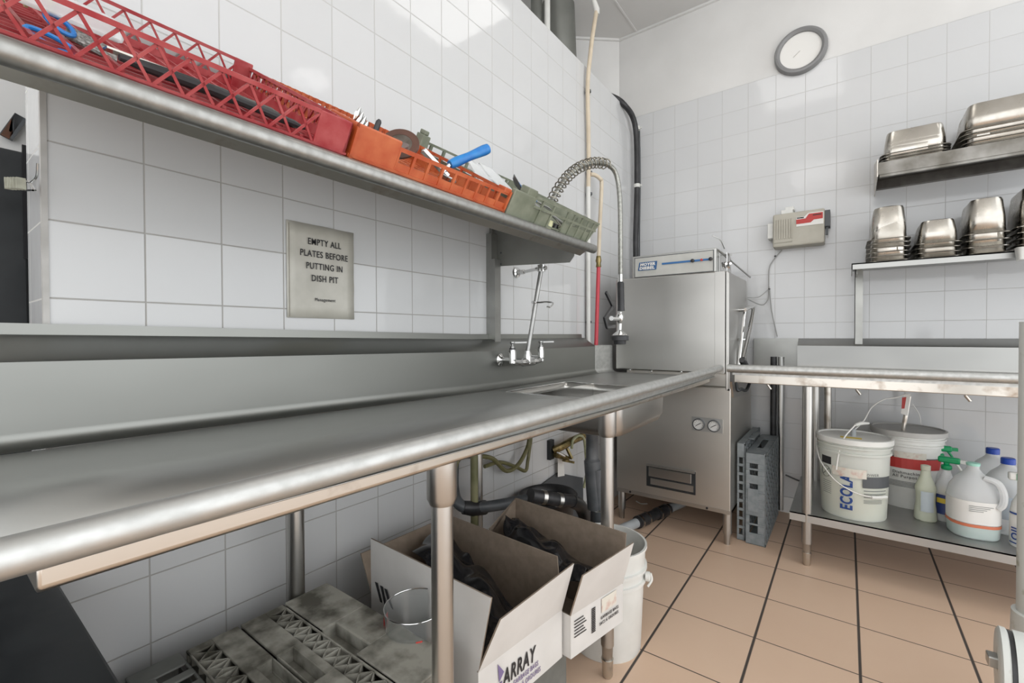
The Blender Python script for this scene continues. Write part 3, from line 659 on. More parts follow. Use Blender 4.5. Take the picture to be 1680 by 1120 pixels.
# duct and pipes in the recess
bm = B(); tube(bm, [at(925,70,x=-.35)+V((0,0,-.7)), at(915,0,x=-.32)+V((0,0,.0)), V((-.33, 2.62, CEIL))], [.11,.11,.11], 24); tag(obj('air_duct', bm, duct_mat), 'wide dull metal duct rising behind the tiled wall', 'duct')
bm = B(); cyl(bm, (-.30, 2.34, 2.4), (-.30, 2.34, CEIL), .035, 18); tag(obj('vent_pipe', bm, duct_mat), 'narrow grey pipe rising behind the tiled wall beside the wide duct', 'pipe')
bm = B(); cyl(bm, (-.24, 2.37, 2.4), (-.24, 2.37, CEIL), .018, 14); tag(obj('white_pipe', bm, white_pl), 'thin white pipe rising between the grey pipe and the wide duct', 'pipe')

# ================================================================ DISHWASHER
FY = 2.50
dw = thing('dishwasher', 'tall stainless steel hood dishwasher in the tiled corner', 'dishwasher', (.46, 2.8, 0))
bm = B(); bx(bm, (.150, FY, .885), (.745, 3.12, 1.412)); obj('hood', bm, steel_mach, dw, False, bevel=.006)
bm = B(); bx(bm, (.747, FY+.005, .89), (.762, 3.0, 1.405)); bx(bm, (.747, FY-.001, .80), (.757, FY+.02, 1.41)); obj('side_door', bm, steel_mach, dw, False, bevel=.003)
bm = B(); bx(bm, (.695, FY-.004, .885), (.742, FY, 1.411)); obj('corner_flange', bm, steel_mach, dw, False, bevel=.001)
bm = B(); bx(bm, (.156, FY, .175), (.772, 3.11, .812)); bx(bm, (.2, FY+.04, .812), (.75, 3.1, .885)); obj('lower_cabinet', bm, noisy('lower_panel_steel', (.62,.60,.56),(.55,.53,.49),.36,2,1,0,.42,(1,1,2),(.3,.7),2), dw, False, bevel=.004)
bm = B(); bx(bm, (.156, FY-.003, .165), (.772, FY, .185)); 
obj('lower_flange', bm, steel_mach, dw, False)
bm = B(); bx(bm, (.755, FY+.0, .80), (.768, FY+.02, .895)); obj('corner_bracket', bm, steel_mach, dw, False)
for x, y in ((.176, 2.53), (.752, 2.53), (.176, 3.08), (.752, 3.08)):
    bm = B(); tube(bm, [(x, y, 0), (x, y, .055), (x, y, .057), (x, y, .175)], [.014, .016, .0215, .0215], 18); obj('leg', bm, steel_mach, dw)
# access slot
sl = [at(1062,760,y=FY), at(1140,770,y=FY), at(1141,813,y=FY), at(1062,800,y=FY)]
x0, x1, z0, z1 = sl[0].x, sl[1].x, .235, .355
bm = B(); bx(bm, (x0-.004, FY-.003, z0-.004), (x1+.004, FY-.001, z1)); so = obj('access_opening', bm, black_metal, dw, False)
bm = B(); bx(bm, (x0+.010, FY-.010, z0+.055), (x1-.016, FY-.004, z1-.014)); obj('flap', bm, steel_mach, so, False, bevel=.002)
bm = B(); bx(bm, (x0-.002, FY-.014, z1-.008), (x1+.001, FY-.003, z1+.004)); bx(bm, (x0+.02, FY-.006, z0+.010), (x1-.006, FY-.004, z0+.044)); obj('track', bm, steel, so, False)
bm = B()
for x in (.24, .66): lathe(bm, [(.006, 0), (.006, .003)], (x, FY-.003, .176), (0,-1,0), 12)
obj('screw', bm, ink, dw)
# gauges
gp = [at(1160,695,y=FY)]; px0 = at(1135,682,y=FY); px1 = at(1186,711,y=FY)
gz = (px0.z+px1.z)/2-.002
bm = B(); bx(bm, (px0.x, FY-.004, px1.z), (px1.x, FY, px0.z-.002)); gpl = obj('gauge_plate', bm, steel, dw, False, label='bright plate with two round dials')
for x in (at(1147,695,y=FY).x, at(1172,695,y=FY).x):
    bm = B(); lathe(bm, [(.031, 0), (.031, .012), (.026, .014), (.026, .010)], (x, FY-.004, gz), (0,-1,0), 28, cap=False); obj('gauge_rim', bm, dark_grey, gpl)
    bm = B(); lathe(bm, [(.027, 0), (.027, .008)], (x, FY-.004, gz), (0,-1,0), 28); obj('gauge_dial', bm, pr_mat('dial_white', (.6,.6,.58), .3), gpl)
    bm = B(); bar(bm, (x-.014, FY-.0135, gz-.008), (x+.012, FY-.0135, gz+.008), .002, .003); 
    for k in range(9):
        a = math.radians(-40+k*32); bar(bm, (x+.018*math.cos(a), FY-.0131, gz+.018*math.sin(a)), (x+.022*math.cos(a), FY-.0131, gz+.022*math.sin(a)), .0015)
    obj('gauge_needle', bm, ink, gpl)
# rivets at the hood foot
bm = B()
for px, py in ((1034,607), (1069,609), (1118,610)):
    p = at(px, py, y=FY); lathe(bm, [(.006, 0), (.005, .004), (.001, .005)], (p.x, FY, p.z), (0,-1,0), 12)
obj('hood_bolt', bm, chrome, dw)
# control box
bm = B(); bx(bm, (.246, FY+.01, 1.412), (.700, 2.88, 1.537)); cb = obj('control_box', bm, noisy('box_steel', (.50,.50,.48),(.44,.44,.42),.3,6,.8), dw, False, bevel=.004)
bm = B(); bx(bm, (.262, FY+.006, 1.415), (.688, FY+.009, 1.527)); pnl = obj('control_panel', bm, noisy('pale_panel', (.50,.50,.47),(.42,.42,.39),.45,8), cb, False)
bm = B(); yb = FY+.0055
for a, b in (((.262,1.415),(.688,1.418)),((.262,1.524),(.688,1.527)),((.262,1.415),(.265,1.527)),((.685,1.415),(.688,1.527))): bx(bm, (a[0], yb-.001, a[1]), (b[0], yb+.002, b[1]))
obj('panel_border', bm, dark_grey, cb, False)
bm = B(); slab(bm, [(.284, FY+.002, 1.452), (.388, FY+.002, 1.452), (.394, FY+.002, 1.498), (.292, FY+.002, 1.498)], (0,.003,0)); obj('logo_plate', bm, pr_mat('logo_blue', (.03,.10,.24), .45), cb, False)
text('logo_lettering', 'MOYER', .021, white_label, cb, (.296, FY+.0015, 1.4775), (1,0,0), (0,0,1), shear=.15, bold=.0012, width=.088)
text('logo_lettering', 'DIEBEL', .021, white_label, cb, (.292, FY+.0015, 1.457), (1,0,0), (0,0,1), shear=.15, bold=.0012, width=.088)
bm = B(); bx(bm, (.42, FY+.002, 1.474), (.68, FY+.005, 1.484)); obj('blue_stripe', bm, pr_mat('stripe_blue', (.03,.13,.32), .45), cb, False)
bm = B()
for x in (.585, .675): lathe(bm, [(.009, 0), (.009, .012), (.005, .014)], (x, FY+.002, 1.479), (0,-1,0), 14)
obj('knob', bm, black_pl, cb)
bm = B(); lathe(bm, [(.006, 0), (.006, .008)], (.63, FY+.002, 1.479), (0,-1,0), 14); obj('indicator_lamp', bm, red_label, cb)
# fittings beside the control box
bm = B(); bx(bm, (.702, FY+.06, 1.415), (.706, 2.70, 1.52)); bx(bm, (.745, FY+.03, 1.415), (.748, 2.60, 1.51)); 
for k in range(4): cyl(bm, (.72+.01*k, 2.56, 1.46), (.735+.01*k, 2.52, 1.43+.02*(k%2)), .007, 10)
obj('fitting_block', bm, chrome, cb)
bm = B(); bar(bm, (.70, 2.52, 1.53), (.79, 2.95, 1.42), .006); bar(bm, (.71, 2.52, 1.50), (.755, 2.6, 1.505), .006); tube(bm, smooth_path([(.70, 2.7, 1.56), (.69, 2.64, 1.60), (.66, 2.6, 1.62)]), .003, 6); obj('linkage_rod', bm, steel, cb)
# lift handle at the right side
bm = B(); pts = [at(1222,508,x=.79), at(1232,504,x=.80), at(1236,508,x=.81), at(1228,550,x=.82), at(1219,588,x=.82)]
tube(bm, smooth_path(pts, 4), .011, 12); cyl(bm, at(1222,508,x=.79), V((.76, at(1222,508,x=.79).y, at(1222,508,x=.79).z)), .01, 10); lh = obj('lift_handle', bm, chrome, dw)
bm = B(); tube(bm, [at(1217,590,x=.82), at(1219,593,x=.82), at(1227,606,x=.82), at(1229,609,x=.82)], [.013,.017,.017,.014], 14); obj('handle_grip', bm, black_rub, lh)
bm = B(); cyl(bm, at(1222,508,x=.785), at(1212,598,x=.77), .008, 10); cyl(bm, at(1215,557,x=.77), at(1226,557,x=.80), .009, 10); obj('arm_rod', bm, chrome, dw)
bm = B(); slab(bm, [at(1201,626,x=.78), at(1232,626,x=.78), at(1228,646,x=.78), at(1204,652,x=.78)], (-.012, 0, 0)); obj('door_foot', bm, steel_mach, dw, False)
bm = B(); tube(bm, smooth_path([at(1208,628,x=.80), at(1210,640,x=.81), at(1216,638,x=.82), at(1224,640,x=.82), at(1230,628,x=.82)]), .008, 8); obj('catch', bm, black_metal, dw)
# hoses behind the machine to the wall
for k, (x, m_, r, lab) in enumerate(((.885, black_rub, .017, 'black hose dropping behind the dishwasher'), (.925, steel, .016, 'steel pipe dropping behind the dishwasher'))):
    bm = B(); cyl(bm, (x, 3.17, .02), (x, 3.17, .95), r, 14); tag(obj('supply_hose' if k == 0 else 'steel_pipe', bm, m_), lab, 'hose' if k == 0 else 'pipe')

# ================================================================ CLEAN TABLE ON THE BACK WALL
ct = thing('clean_table', 'stainless steel clean dish table with undershelf along the back wall', 'table', (1.4, 2.8, 0))
CX0, CX1 = .775, 2.35; CY = 2.50; CZ = .885
bm = B()
prf = [(CY+.03, CZ), (3.09, CZ)] + [(3.09+.028*math.sin(a), CZ+.028*(1-math.cos(a))) for a in (.3,.6,.9,1.2,1.5)] + [(3.119, 1.020), (3.124, 1.026), (3.198, 1.062), (3.203, 1.062), (3.203, 1.0), (3.13, .87), (CY+.03, CZ-.003)]
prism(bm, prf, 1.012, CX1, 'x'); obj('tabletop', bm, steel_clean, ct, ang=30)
bm = B(); bx(bm, (CX0, CY+.03, CZ-.003), (1.014, 3.12, CZ)); bx(bm, (CX0, 3.18, CZ), (1.012, 3.2, 1.062)); obj('corner_panel', bm, noisy('dull_panel_steel', (.36,.36,.345),(.30,.30,.285),.35,6,.9), ct, False, label='duller flat splash panel beside the dishwasher')
bm = B(); cyl(bm, (CX0-.02, CY+.01, RZ), (CX1, CY+.01, RZ+.004), .021, 20); bx(bm, (CX0, CY+.02, CZ-.004), (CX1, CY+.04, CZ+.02)); obj('rolled_rim', bm, steel_rough, ct, ang=60)
bm = B(); bx(bm, (CX0+.01, CY+.02, .842), (CX1, CY+.09, .884)); obj('under_channel', bm, steel_dirty, ct, False, bevel=.003)
bm = B(); bx(bm, (1.03, CY-.0, .207), (CX1, CY+.004, .245)); bx(bm, (1.03, CY, .240), (CX1, 3.16, .245)); obj('undershelf', bm, noisy('undershelf_steel', (.50,.50,.485),(.42,.42,.41),.4,3,1,0,.5), ct, False)
for x, y in ((1.098, 2.52), (1.10, 3.12), (2.2, 2.52), (2.2, 3.12)): table_leg(ct, x, y, .842, socket=False)
for i in range(3):
    bm = B(); cyl(bm, (.93+.35*i, CY+.05, .838), (.945+.35*i, CY+.05, .815), .006, 8); obj('bolt', bm, steel_dirty, ct)
# thin dark pipe behind the leg and cable at the skirting
bm = B(); cyl(bm, (1.158, 3.17, .05), (1.158, 3.17, .86), .017, 14); tag(obj('drain_riser', bm, steel_dirty), 'dull steel pipe standing behind the front leg of the clean table', 'pipe')
bm = B(); tube(bm, smooth_path([(.95, 3.17, .235), (1.05, 3.17, .205), (1.12, 3.16, .205), (1.16, 3.12, .25)]), .005, 8); tag(obj('floor_cable', bm, dark_grey), 'grey cable running low along the back wall by the table leg', 'cable')

# over-shelf above the clean table
os_ = thing('over_shelf', 'lower stainless shelf on posts over the clean table, holding stacked pans', 'shelf', (1.6, 3.0, 1.05))
bm = B(); bx(bm, (1.262, 2.85, 1.436), (2.35, 3.17, 1.442)); hexa(bm, [(1.262,2.85,1.412),(2.35,2.85,1.412),(2.35,2.854,1.412),(1.262,2.854,1.412)], [(1.262,2.85,1.442),(2.35,2.85,1.442),(2.35,2.854,1.442),(1.262,2.854,1.442)]); bx(bm, (1.262, 2.85, 1.412), (1.266, 3.17, 1.442)); obj('shelf_board', bm, steel_clean, os_, False)
for x in (1.278, 2.2):
    bm = B(); bx(bm, (x, 3.135, 1.03), (x+.036, 3.139, 1.436)); bx(bm, (x, 3.135, 1.03), (x+.003, 3.165, 1.436)); bx(bm, (x+.004, 2.95, 1.40), (x+.01, 3.14, 1.436)); obj('support_post', bm, noisy('post_dull', (.34,.34,.32),(.27,.27,.255),.35,8,.9), os_, False)
# upper wall shelf
UNDER = None
us = thing('wall_shelf', 'dark upper wall shelf above the pans, holding shallow pans', 'shelf', (1.7, 3.0, 1.9))
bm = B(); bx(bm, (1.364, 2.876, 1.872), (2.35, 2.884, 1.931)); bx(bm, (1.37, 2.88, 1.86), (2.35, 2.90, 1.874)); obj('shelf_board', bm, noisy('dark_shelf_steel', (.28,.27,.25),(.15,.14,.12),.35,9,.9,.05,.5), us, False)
bm = B(); bx(bm, (1.364, 2.884, 1.922), (2.35, 3.19, 1.93)); bx(bm, (1.37, 2.905, 1.88), (2.35, 2.93, 1.922)); obj('underside', bm, noisy('shadow_gap_steel', (.035,.032,.028),(.07,.065,.055),.6,12,.4), us, False, label='dark underside with the shadow gap put into its colour')  # board and stringer coloured near-black to stand for the shadow gap under the shelf
bm = B(); bx(bm, (1.37, 3.17, 1.875), (2.35, 3.2, 1.925)); obj('wall_rail', bm, noisy('dark_rail', (.22,.21,.19),(.12,.11,.10),.4,9,.9), us, False)
bm = B(); slab(bm, [(1.360, 3.2, 1.845), (1.360, 3.14, 1.85), (1.360, 2.88, 1.865), (1.360, 2.88, 1.95), (1.360, 3.2, 2.02)], (.004, 0, 0)); obj('end_plate', bm, steel_dirty, us, False)

# pans
def pan(name, label, w, d, h, loc, group, rot=0, r=.03, mat=None, z0=.0):
    """inverted steam-table pan standing on its rim"""
    t = thing(name, label, 'pan', loc, group); t.rotation_euler = (0, 0, rot)
    tp = .012
    bm = B(); loft(bm, [(w-.034, d-.034, r, .002), (w-.037-tp*.3, d-.037-tp*.3, r, h*.5), (w-.041-tp, d-.041-tp, r, h-.014), (w-.047-tp, d-.047-tp, r, h-.004), (w-.066-tp, d-.066-tp, r, h)], cap0=False)
    obj('body', bm, mat or pan_steel, t, local=True, ang=50, solid=.0012)
    bm = B(); loft(bm, [(w-.034, d-.034, r, .0075), (w-.030, d-.030, r+.002, .004), (w-.003, d-.003, r+.006, .003), (w, d, r+.008, 0.0), (w-.004, d-.004, r+.006, .0008), (w-.032, d-.032, r, .0015)], cap0=False, cap1=False); obj('rim', bm, mat or noisy('pan_rim_steel', (.42,.40,.36), (.26,.24,.21), .25, 14, 1, 0, .4), t, local=True, ang=60)
    return t
def stack(kind, w, d, h, x, y, z, n, pitch, where, group, rot=0, jit=.004):
    first = None
    words = ['lowest', 'second up', 'third up', 'fourth up', 'fifth up', 'sixth up']
    for k in range(n):
        lab = '%s, %s of %s' % (kind, 'topmost' if k == n-1 else words[k], where)
        loc = V((x+random.uniform(-jit, jit), y+random.uniform(-jit, jit), z+k*pitch))
        if first is None: first = pan('steel_pan', lab, w, d, h, loc, group, rot); o = first
        else: o = dup(first, loc, lab, group)
        o.rotation_euler = (0, 0, rot+random.uniform(-.01, .01))
Z2 = 1.442; Z1 = 1.931
stack('upturned deep steel pan', .168, .30, .165, 1.408, 3.005, Z2+.001, 6, .0215, 'the first stack on the lower shelf', 'deep pans stacked at the end of the lower shelf', jit=.003)
stack('upturned shallow steel pan', .17, .29, .115, 1.583, 3.005, Z2+.001, 4, .022, 'the low second stack on the lower shelf', 'low stack of pans on the lower shelf', jit=.002)
stack('upturned square steel pan', .158, .28, .165, 1.747, 3.01, Z2+.001, 4, .030, 'the tall third stack on the lower shelf', 'tall third stack of pans on the lower shelf', jit=.002)
stack('upturned tall steel pan', .16, .28, .175, 1.911, 3.01, Z2+.001, 5, .026, 'the edge-cut stack on the lower shelf', 'pans at the photo edge on the lower shelf', jit=.002)
stack('upturned long shallow steel pan', .262, .165, .118, 1.502, 2.985, Z1+.001, 4, .0145, 'the small stack on the upper shelf', 'small stack of pans on the upper shelf', jit=.002)
stack('upturned large steel pan', .53, .30, .125, 1.925, 3.03, Z1+.0005, 5, .019, 'the large leaning stack on the upper shelf', 'large pans on the upper shelf', jit=.003)
bm = B(); t0 = at(1672, 415, y=2.80); loft(bm, [(.05,.05,.01,0), (.06,.06,.012,.05), (.062,.062,.012,.052)]); xf(bm, Matrix.Translation(t0-V((-.02,0,.03)))); tag(obj('white_scoop', bm, white_pl, ang=50), 'white plastic scoop hanging at the edge of the lower shelf', 'scoop')

# ================================================================ CLOCK
t = thing('wall_clock', 'round wall clock with grey rim and faded blank face on the back wall', 'clock', (1.012, L, 2.765))
cc = (1.014, L, 2.769)
bm = B(); lathe(bm, [(.135, 0), (.135, .022), (.128, .034), (.118, .036), (.106, .028), (.105, .015)], cc, (0,-1,0), 56, cap=False); obj('rim', bm, pr_mat('clock_grey', (.20,.20,.20), .4), t)
bm = B(); lathe(bm, [(.109, .0), (.109, .016)], cc, (0,-1,0), 48); obj('face', bm, pr_mat('clock_face', (.72,.71,.68), .5), t)
bm = B(); bar(bm, (cc[0]-.002, L-.018, cc[2]), (cc[0]-.035, L-.018, cc[2]-.028), .004, .001); obj('hand', bm, pr_mat('pale_grey', (.45,.44,.42), .5), t)

# ================================================================ WALL DISPENSER
t = thing('soap_dispenser', 'beige chemical dispenser box with red label mounted on the back wall', 'dispenser', (1.01, 3.15, 1.69))
bm = B(); bx(bm, (.885, 3.10, 1.605), (1.140, L, 1.80)); 
bd = obj('body', bm, beige_pl, t, False, bevel=.008)
bm = B()
for k in range(8): bx(bm, (.893+k*.0125, 3.095, 1.65), (.899+k*.0125, 3.1, 1.765))
bx(bm, (.893, 3.094, 1.63), (.985, 3.1, 1.637)); obj('vent_rib', bm, beige_pl, bd, False)
bm = B(); slab(bm, [(1.005, 3.097, 1.712), (1.005, 3.097, 1.765), (1.045, 3.097, 1.766), (1.062, 3.097, 1.782), (1.135, 3.097, 1.782), (1.135, 3.097, 1.712)], (0,.003,0)); obj('white_border', bm, white_label, bd, False)
bm = B(); slab(bm, [(1.005, 3.095, 1.726), (1.005, 3.095, 1.752), (1.05, 3.095, 1.753), (1.066, 3.095, 1.777), (1.132, 3.095, 1.777), (1.132, 3.095, 1.742), (1.09, 3.095, 1.741), (1.075, 3.095, 1.727)], (0,.002,0)); obj('label_panel', bm, red_label, bd, False, label='red stepped label')
bm = B(); bx(bm, (1.008, 3.0945, 1.757), (1.042, 3.0965, 1.763)); bx(bm, (1.085, 3.0935, 1.764), (1.125, 3.0945, 1.769)); obj('small_print', bm, ink, bd, False)
bm = B(); bx(bm, (.855, 3.12, 1.665), (.886, L, 1.755)); bx(bm, (.925, 3.12, 1.80), (.985, L, 1.825)); bx(bm, (.945, 3.13, 1.822), (.99, L, 1.842)); obj('side_fitting', bm, white_pl, t, False, bevel=.003)
bm = B(); bx(bm, (1.14, 3.12, 1.70), (1.165, L, 1.79)); bx(bm, (1.145, 3.14, 1.655), (1.155, 3.16, 1.70)); obj('pump_head', bm, dark_grey, t, False)
t = thing('dispenser_cable', 'thin grey cable looping from the dispenser to the dishwasher', 'cable', (.9, 3.19, 1.5))
bm = B(); yy = L-.012; tube(bm, smooth_path([at(1283,410,y=yy), at(1270,425,y=yy), at(1262,440,y=yy), at(1261,470,y=yy), at(1260,490,y=yy), at(1250,500,y=3.12), at(1226,490,y=3.0)]), .0035, 6); tube(bm, smooth_path([at(1260,475,y=yy), at(1245,487,y=3.15), at(1226,488,y=3.02)]), .0025, 6); tube(bm, smooth_path([at(1262,470,y=yy), at(1266,510,y=yy), at(1275,552,y=yy)]), .003, 6); obj('cable', bm, pr_mat('cable_grey', (.3,.3,.29), .5), t)
bm = B()
for px, py in ((1272,420),(1262,474)): p = at(px,py,y=yy); lathe(bm, [(.006,-.003),(.006,.003)], p, (0,0,1), 8)
obj('cable_tie', bm, ink, t)

# ================================================================ THINGS ON THE UNDERSHELF
US = .2455
def pail(label, x, y, r, h, body, lid_m, name='plastic_pail'):
    t = thing(name, label, 'pail', (x, y, US))
    bm = B(); lathe(bm, [(r*.86, 0), (r*.875, .006), (r*.93, h*.55), (r*.95, h*.8), (r*1.0, h*.805), (r*1.0, h*.83), (r*.955, h*.835), (r*.965, h*.88), (r*1.01, h*.885), (r*1.01, h*.905), (r*.97, h*.91), (r*.98, h*.975)], (x, y, US), seg=40); obj('body', bm, body, t, ang=40)
    bm = B(); lathe(bm, [(r*1.0, h*.93), (r*1.045, h*.935), (r*1.045, h*.995), (r*1.02, h), (r*.97, h), (r*.95, h*.985), (.001, h*.985)], (x, y, US), seg=40); obj('lid', bm, lid_m, t, ang=40)
    return t
X1, Y1p, R1, H1 = 1.272, 2.665, .142, .365
p1 = pail('clear pale yellow pail marked in blue lettering, nearest the table leg on the undershelf', X1, Y1p, R1, H1, pail_cl, white_pl)
bm = B(); lathe(bm, [(R1*.84, 0), (R1*.90, H1*.5)], (X1, Y1p, US+.004), seg=36); obj('contents', bm, yel_liq, p1, label='pale yellow liquid')
def wrap(bm, X, Y, R, a0, a1, z0, z1, n=10, off=.0015, taper=0, mi=0):
    """label curved round a vertical body; angles in degrees, 0 = +x, -90 = towards the viewer"""
    lo, hi = [], []
    for k in range(n+1):
        a = math.radians(a0+(a1-a0)*k/n); lo.append(bm.verts.new((X+(R+off)*math.cos(a), Y+(R+off)*math.sin(a), z0))); hi.append(bm.verts.new((X+(R+off+taper)*math.cos(a), Y+(R+off+taper)*math.sin(a), z1)))
    for k in range(n): bm.faces.new((lo[k], lo[k+1], hi[k+1], hi[k])).material_index = mi
def bent_text(name, s, size, m, parent, X, Y, R, ang, z, vertical=False, bold=0, width=None):
    """lettering wrapped round a cylinder, starting at angle ang (degrees)"""
    o = text(name, s, size, m, parent, org(parent), (1,0,0), (0,1,0), bold=bold, width=width)
    for v in o.data.vertices:
        u, w_ = v.co.x, v.co.y
        if vertical: a = math.radians(ang)-w_/R; zz = z+u
        else: a = math.radians(ang)+u/R; zz = z+w_
        rr = R+.002+v.co.z
        v.co = V((X+rr*math.cos(a), Y+rr*math.sin(a), zz)) - org(parent)
    return o
bent_text('lettering', 'ECOLAB', .062, blue_ink, p1, X1, Y1p, R1*.93, -92, US+.045, True, bold=.002, width=.185)
bm = B(); wrap(bm, X1, Y1p, R1*.94, -76, -18, US+.155, US+.205); obj('dark_band', bm, dark_grey, p1, False, label='dark grey printed band')
bm = B(); wrap(bm, X1, Y1p, R1*.935, -125, -70, US+.195, US+.235, off=.004); obj('shipping_label', bm, noisy('old_label',(.6,.57,.5),(.5,.3,.25),.6,40,contrast=(.5,.75)), p1, False)
bm = B(); wrap(bm, X1, Y1p, R1*.94, -152, -128, US+.235, US+.27); bx(bm, (0,0,0),(0.0001,.0001,.0001)) if False else None; obj('warning_panel', bm, ink, p1, False)
bm = B()
for k in range(7): wrap(bm, X1, Y1p, R1*.93, -148, -128, US+.10+k*.009, US+.102+k*.009)
for k in range(3): wrap(bm, X1, Y1p, R1*.93, -74, -74+(44 if k < 2 else 26), US+.14-k*.014, US+.144-k*.014)
for k in range(3): wrap(bm, X1, Y1p, R1*.92, -74, -40, US+.098-k*.006, US+.1-k*.006)
obj('small_print', bm, pr_mat('print_grey', (.2,.21,.2), .6), p1, False)
bm = B()
c0 = -139; rr = 16
for k in range(24):
    a0, a1 = 2*PI*k/24, 2*PI*(k+1)/24
    def P_(a): 
        an = math.radians(c0+math.degrees(.026*math.cos(a)/R1)); return V((X1+(R1*.94+.003)*math.cos(an), Y1p+(R1*.94+.003)*math.sin(an), US+.20+.026*math.sin(a)))
    bar(bm, P_(a0), P_(a1), .003, .0015)
bar(bm, P_(-2.4), P_(.75), .003, .0015)
obj('warning_symbol', bm, pr_mat('symbol_grey', (.12,.13,.12), .6), p1, False)
bm = B(); w_pts = [V((X1+(R1*1.02)*math.cos(math.radians(a)), Y1p+(R1*1.02)*math.sin(math.radians(a)), US+z)) for a, z in ((-178,.30),(-150,.24),(-120,.175),(-95,.14),(-75,.125),(-58,.12))]
tube(bm, smooth_path(w_pts), .0028, 6); obj('wire_handle', bm, white_label, p1)
bm = B(); w_pts = [V((X1+(R1*1.02)*math.cos(math.radians(a)), Y1p+(R1*1.02)*math.sin(math.radians(a)), US+z)) for a, z in ((-64,.12),(-52,.12),(-36,.12))]
tube(bm, smooth_path(w_pts), .007, 8); obj('handle_grip', bm, white_pl, p1)
bm = B(); tube(bm, smooth_path([(X1+.0, Y1p, US+H1*.985), (X1+.0, Y1p, US+H1+.03)]), .010, 10); obj('lid_cap', bm, pvc_light, p1)
bm = B(); slab(bm, [(X1-.05,Y1p-.07,US+H1*.987),(X1+.03,Y1p-.07,US+H1*.987),(X1+.03,Y1p-.04,US+H1*.987),(X1-.05,Y1p-.04,US+H1*.987)],(0,0,.001)); obj('lid_sticker', bm, yellow_l, p1, False)
bent_text('lettering', 'POWER', .016, MATS['print_grey'], p1, X1, Y1p, R1*.94, -74, US+.209)
X2, Y2p, R2, H2 = 1.490, 2.985, .142, .372
p2 = pail('white pail with red labelled band, standing behind the yellow pail against the wall', X2, Y2p, R2, H2, white_pl, noisy('lid_grey',(.36,.35,.33),(.44,.43,.41),.4,6))
bm = B(); wrap(bm, X2, Y2p, R2*.94, -150, -20, US+.195, US+.245, 14); obj('red_band', bm, red_label, p2, False)
bm = B(); wrap(bm, X2, Y2p, R2*.94, -150, -20, US+.245, US+.25, 14)
for k in range(5): wrap(bm, X2, Y2p, R2*.93, -125, -65, US+.13-k*.006, US+.132-k*.006)
obj('small_print', bm, dark_grey, p2, False)
bent_text('lettering', 'Dishmachine', .019, ink, p2, X2, Y2p, R2*.935, -118, US+.168)
bent_text('lettering', 'All Purpose', .019, ink, p2, X2, Y2p, R2*.935, -118, US+.150)
bm = B(); wrap(bm, X2, Y2p, R2*.955, -115, -65, US+.245, US+.275, off=.003); obj('shipping_label', bm, MATS['old_label'], p2, False)
bm = B(); wp = at(1482, 690, y=2.93); cyl(bm, (wp.x, 2.93, US+H2*.985), at(1491, 650, y=2.93), .009, 10); obj('lance', bm, steel_dirty, p2)
bm = B(); a = at(1483, 648, y=2.92); slab(bm, [a, at(1494,646,y=2.92), at(1489,682,y=2.92), at(1478,678,y=2.92)], (0,.002,0)); tg = obj('tag', bm, white_label, p2, False, label='white paper tag with red print')
bm = B(); slab(bm, [at(1480,652,y=2.918), at(1487,651,y=2.918), at(1484,670,y=2.918), at(1479,670,y=2.918)], (0,.001,0)); obj('tag_print', bm, red_label, tg, False)
t = thing('supply_tube', 'clear plastic tube curving between the two pails', 'tube', (X1, Y1p, US+H1))
bm = B(); tube(bm, smooth_path([V((X1, Y1p, US+H1+.02)), at(1417,690,y=2.72), at(1430,668,y=2.78), at(1450,655,y=2.85), at(1470,652,y=2.9), at(1488,645,y=2.93)]), .0028, 6)
tube(bm, smooth_path([at(1497,662,y=3.0), at(1508,680,y=3.03), at(1511,697,y=3.05)]), .002, 6)
tube(bm, smooth_path([at(1403,697,y=2.62), at(1385,718,y=2.57), at(1376,745,y=2.535), at(1372,770,y=2.525)]), .003, 6); obj('tube', bm, white_label, t)
bm = B(); a = at(1403,697,y=2.64); tube(bm, [a, at(1412,694,y=2.66), at(1425,694,y=2.7)], [.006,.009,.005], 10); obj('fitting', bm, white_pl, t)

# spray bottle without head
def bottle_at(px, py_base, z=US): p = at(px, py_base, z=z); return p.x, p.y
x, y = bottle_at(1518, 852)
t = thing('spray_bottle', 'pale yellow bottle without its sprayer, standing in front of the white pail', 'bottle', (x, y, US))
bm = B(); lathe(bm, [(.036, 0), (.040, .006), (.038, .05), (.034, .08), (.0345, .12), (.038, .145), (.030, .17), (.019, .20), (.0155, .225)], (x, y, US), seg=30, sx=1.0, sy=.85); obj('body', bm, spr_body, t, ang=60)
bm = B(); lathe(bm, [(.0155, .225), (.0175, .227), (.0175, .246), (.012, .248)], (x, y, US), seg=20); obj('neck', bm, spr_body, t)
bm = B(); wrap(bm, x, y, .036, -120, -50, US+.045, US+.135, off=.002); obj('label_panel', bm, pr_mat('faded_blue_label', (.42,.47,.50), .5), t)
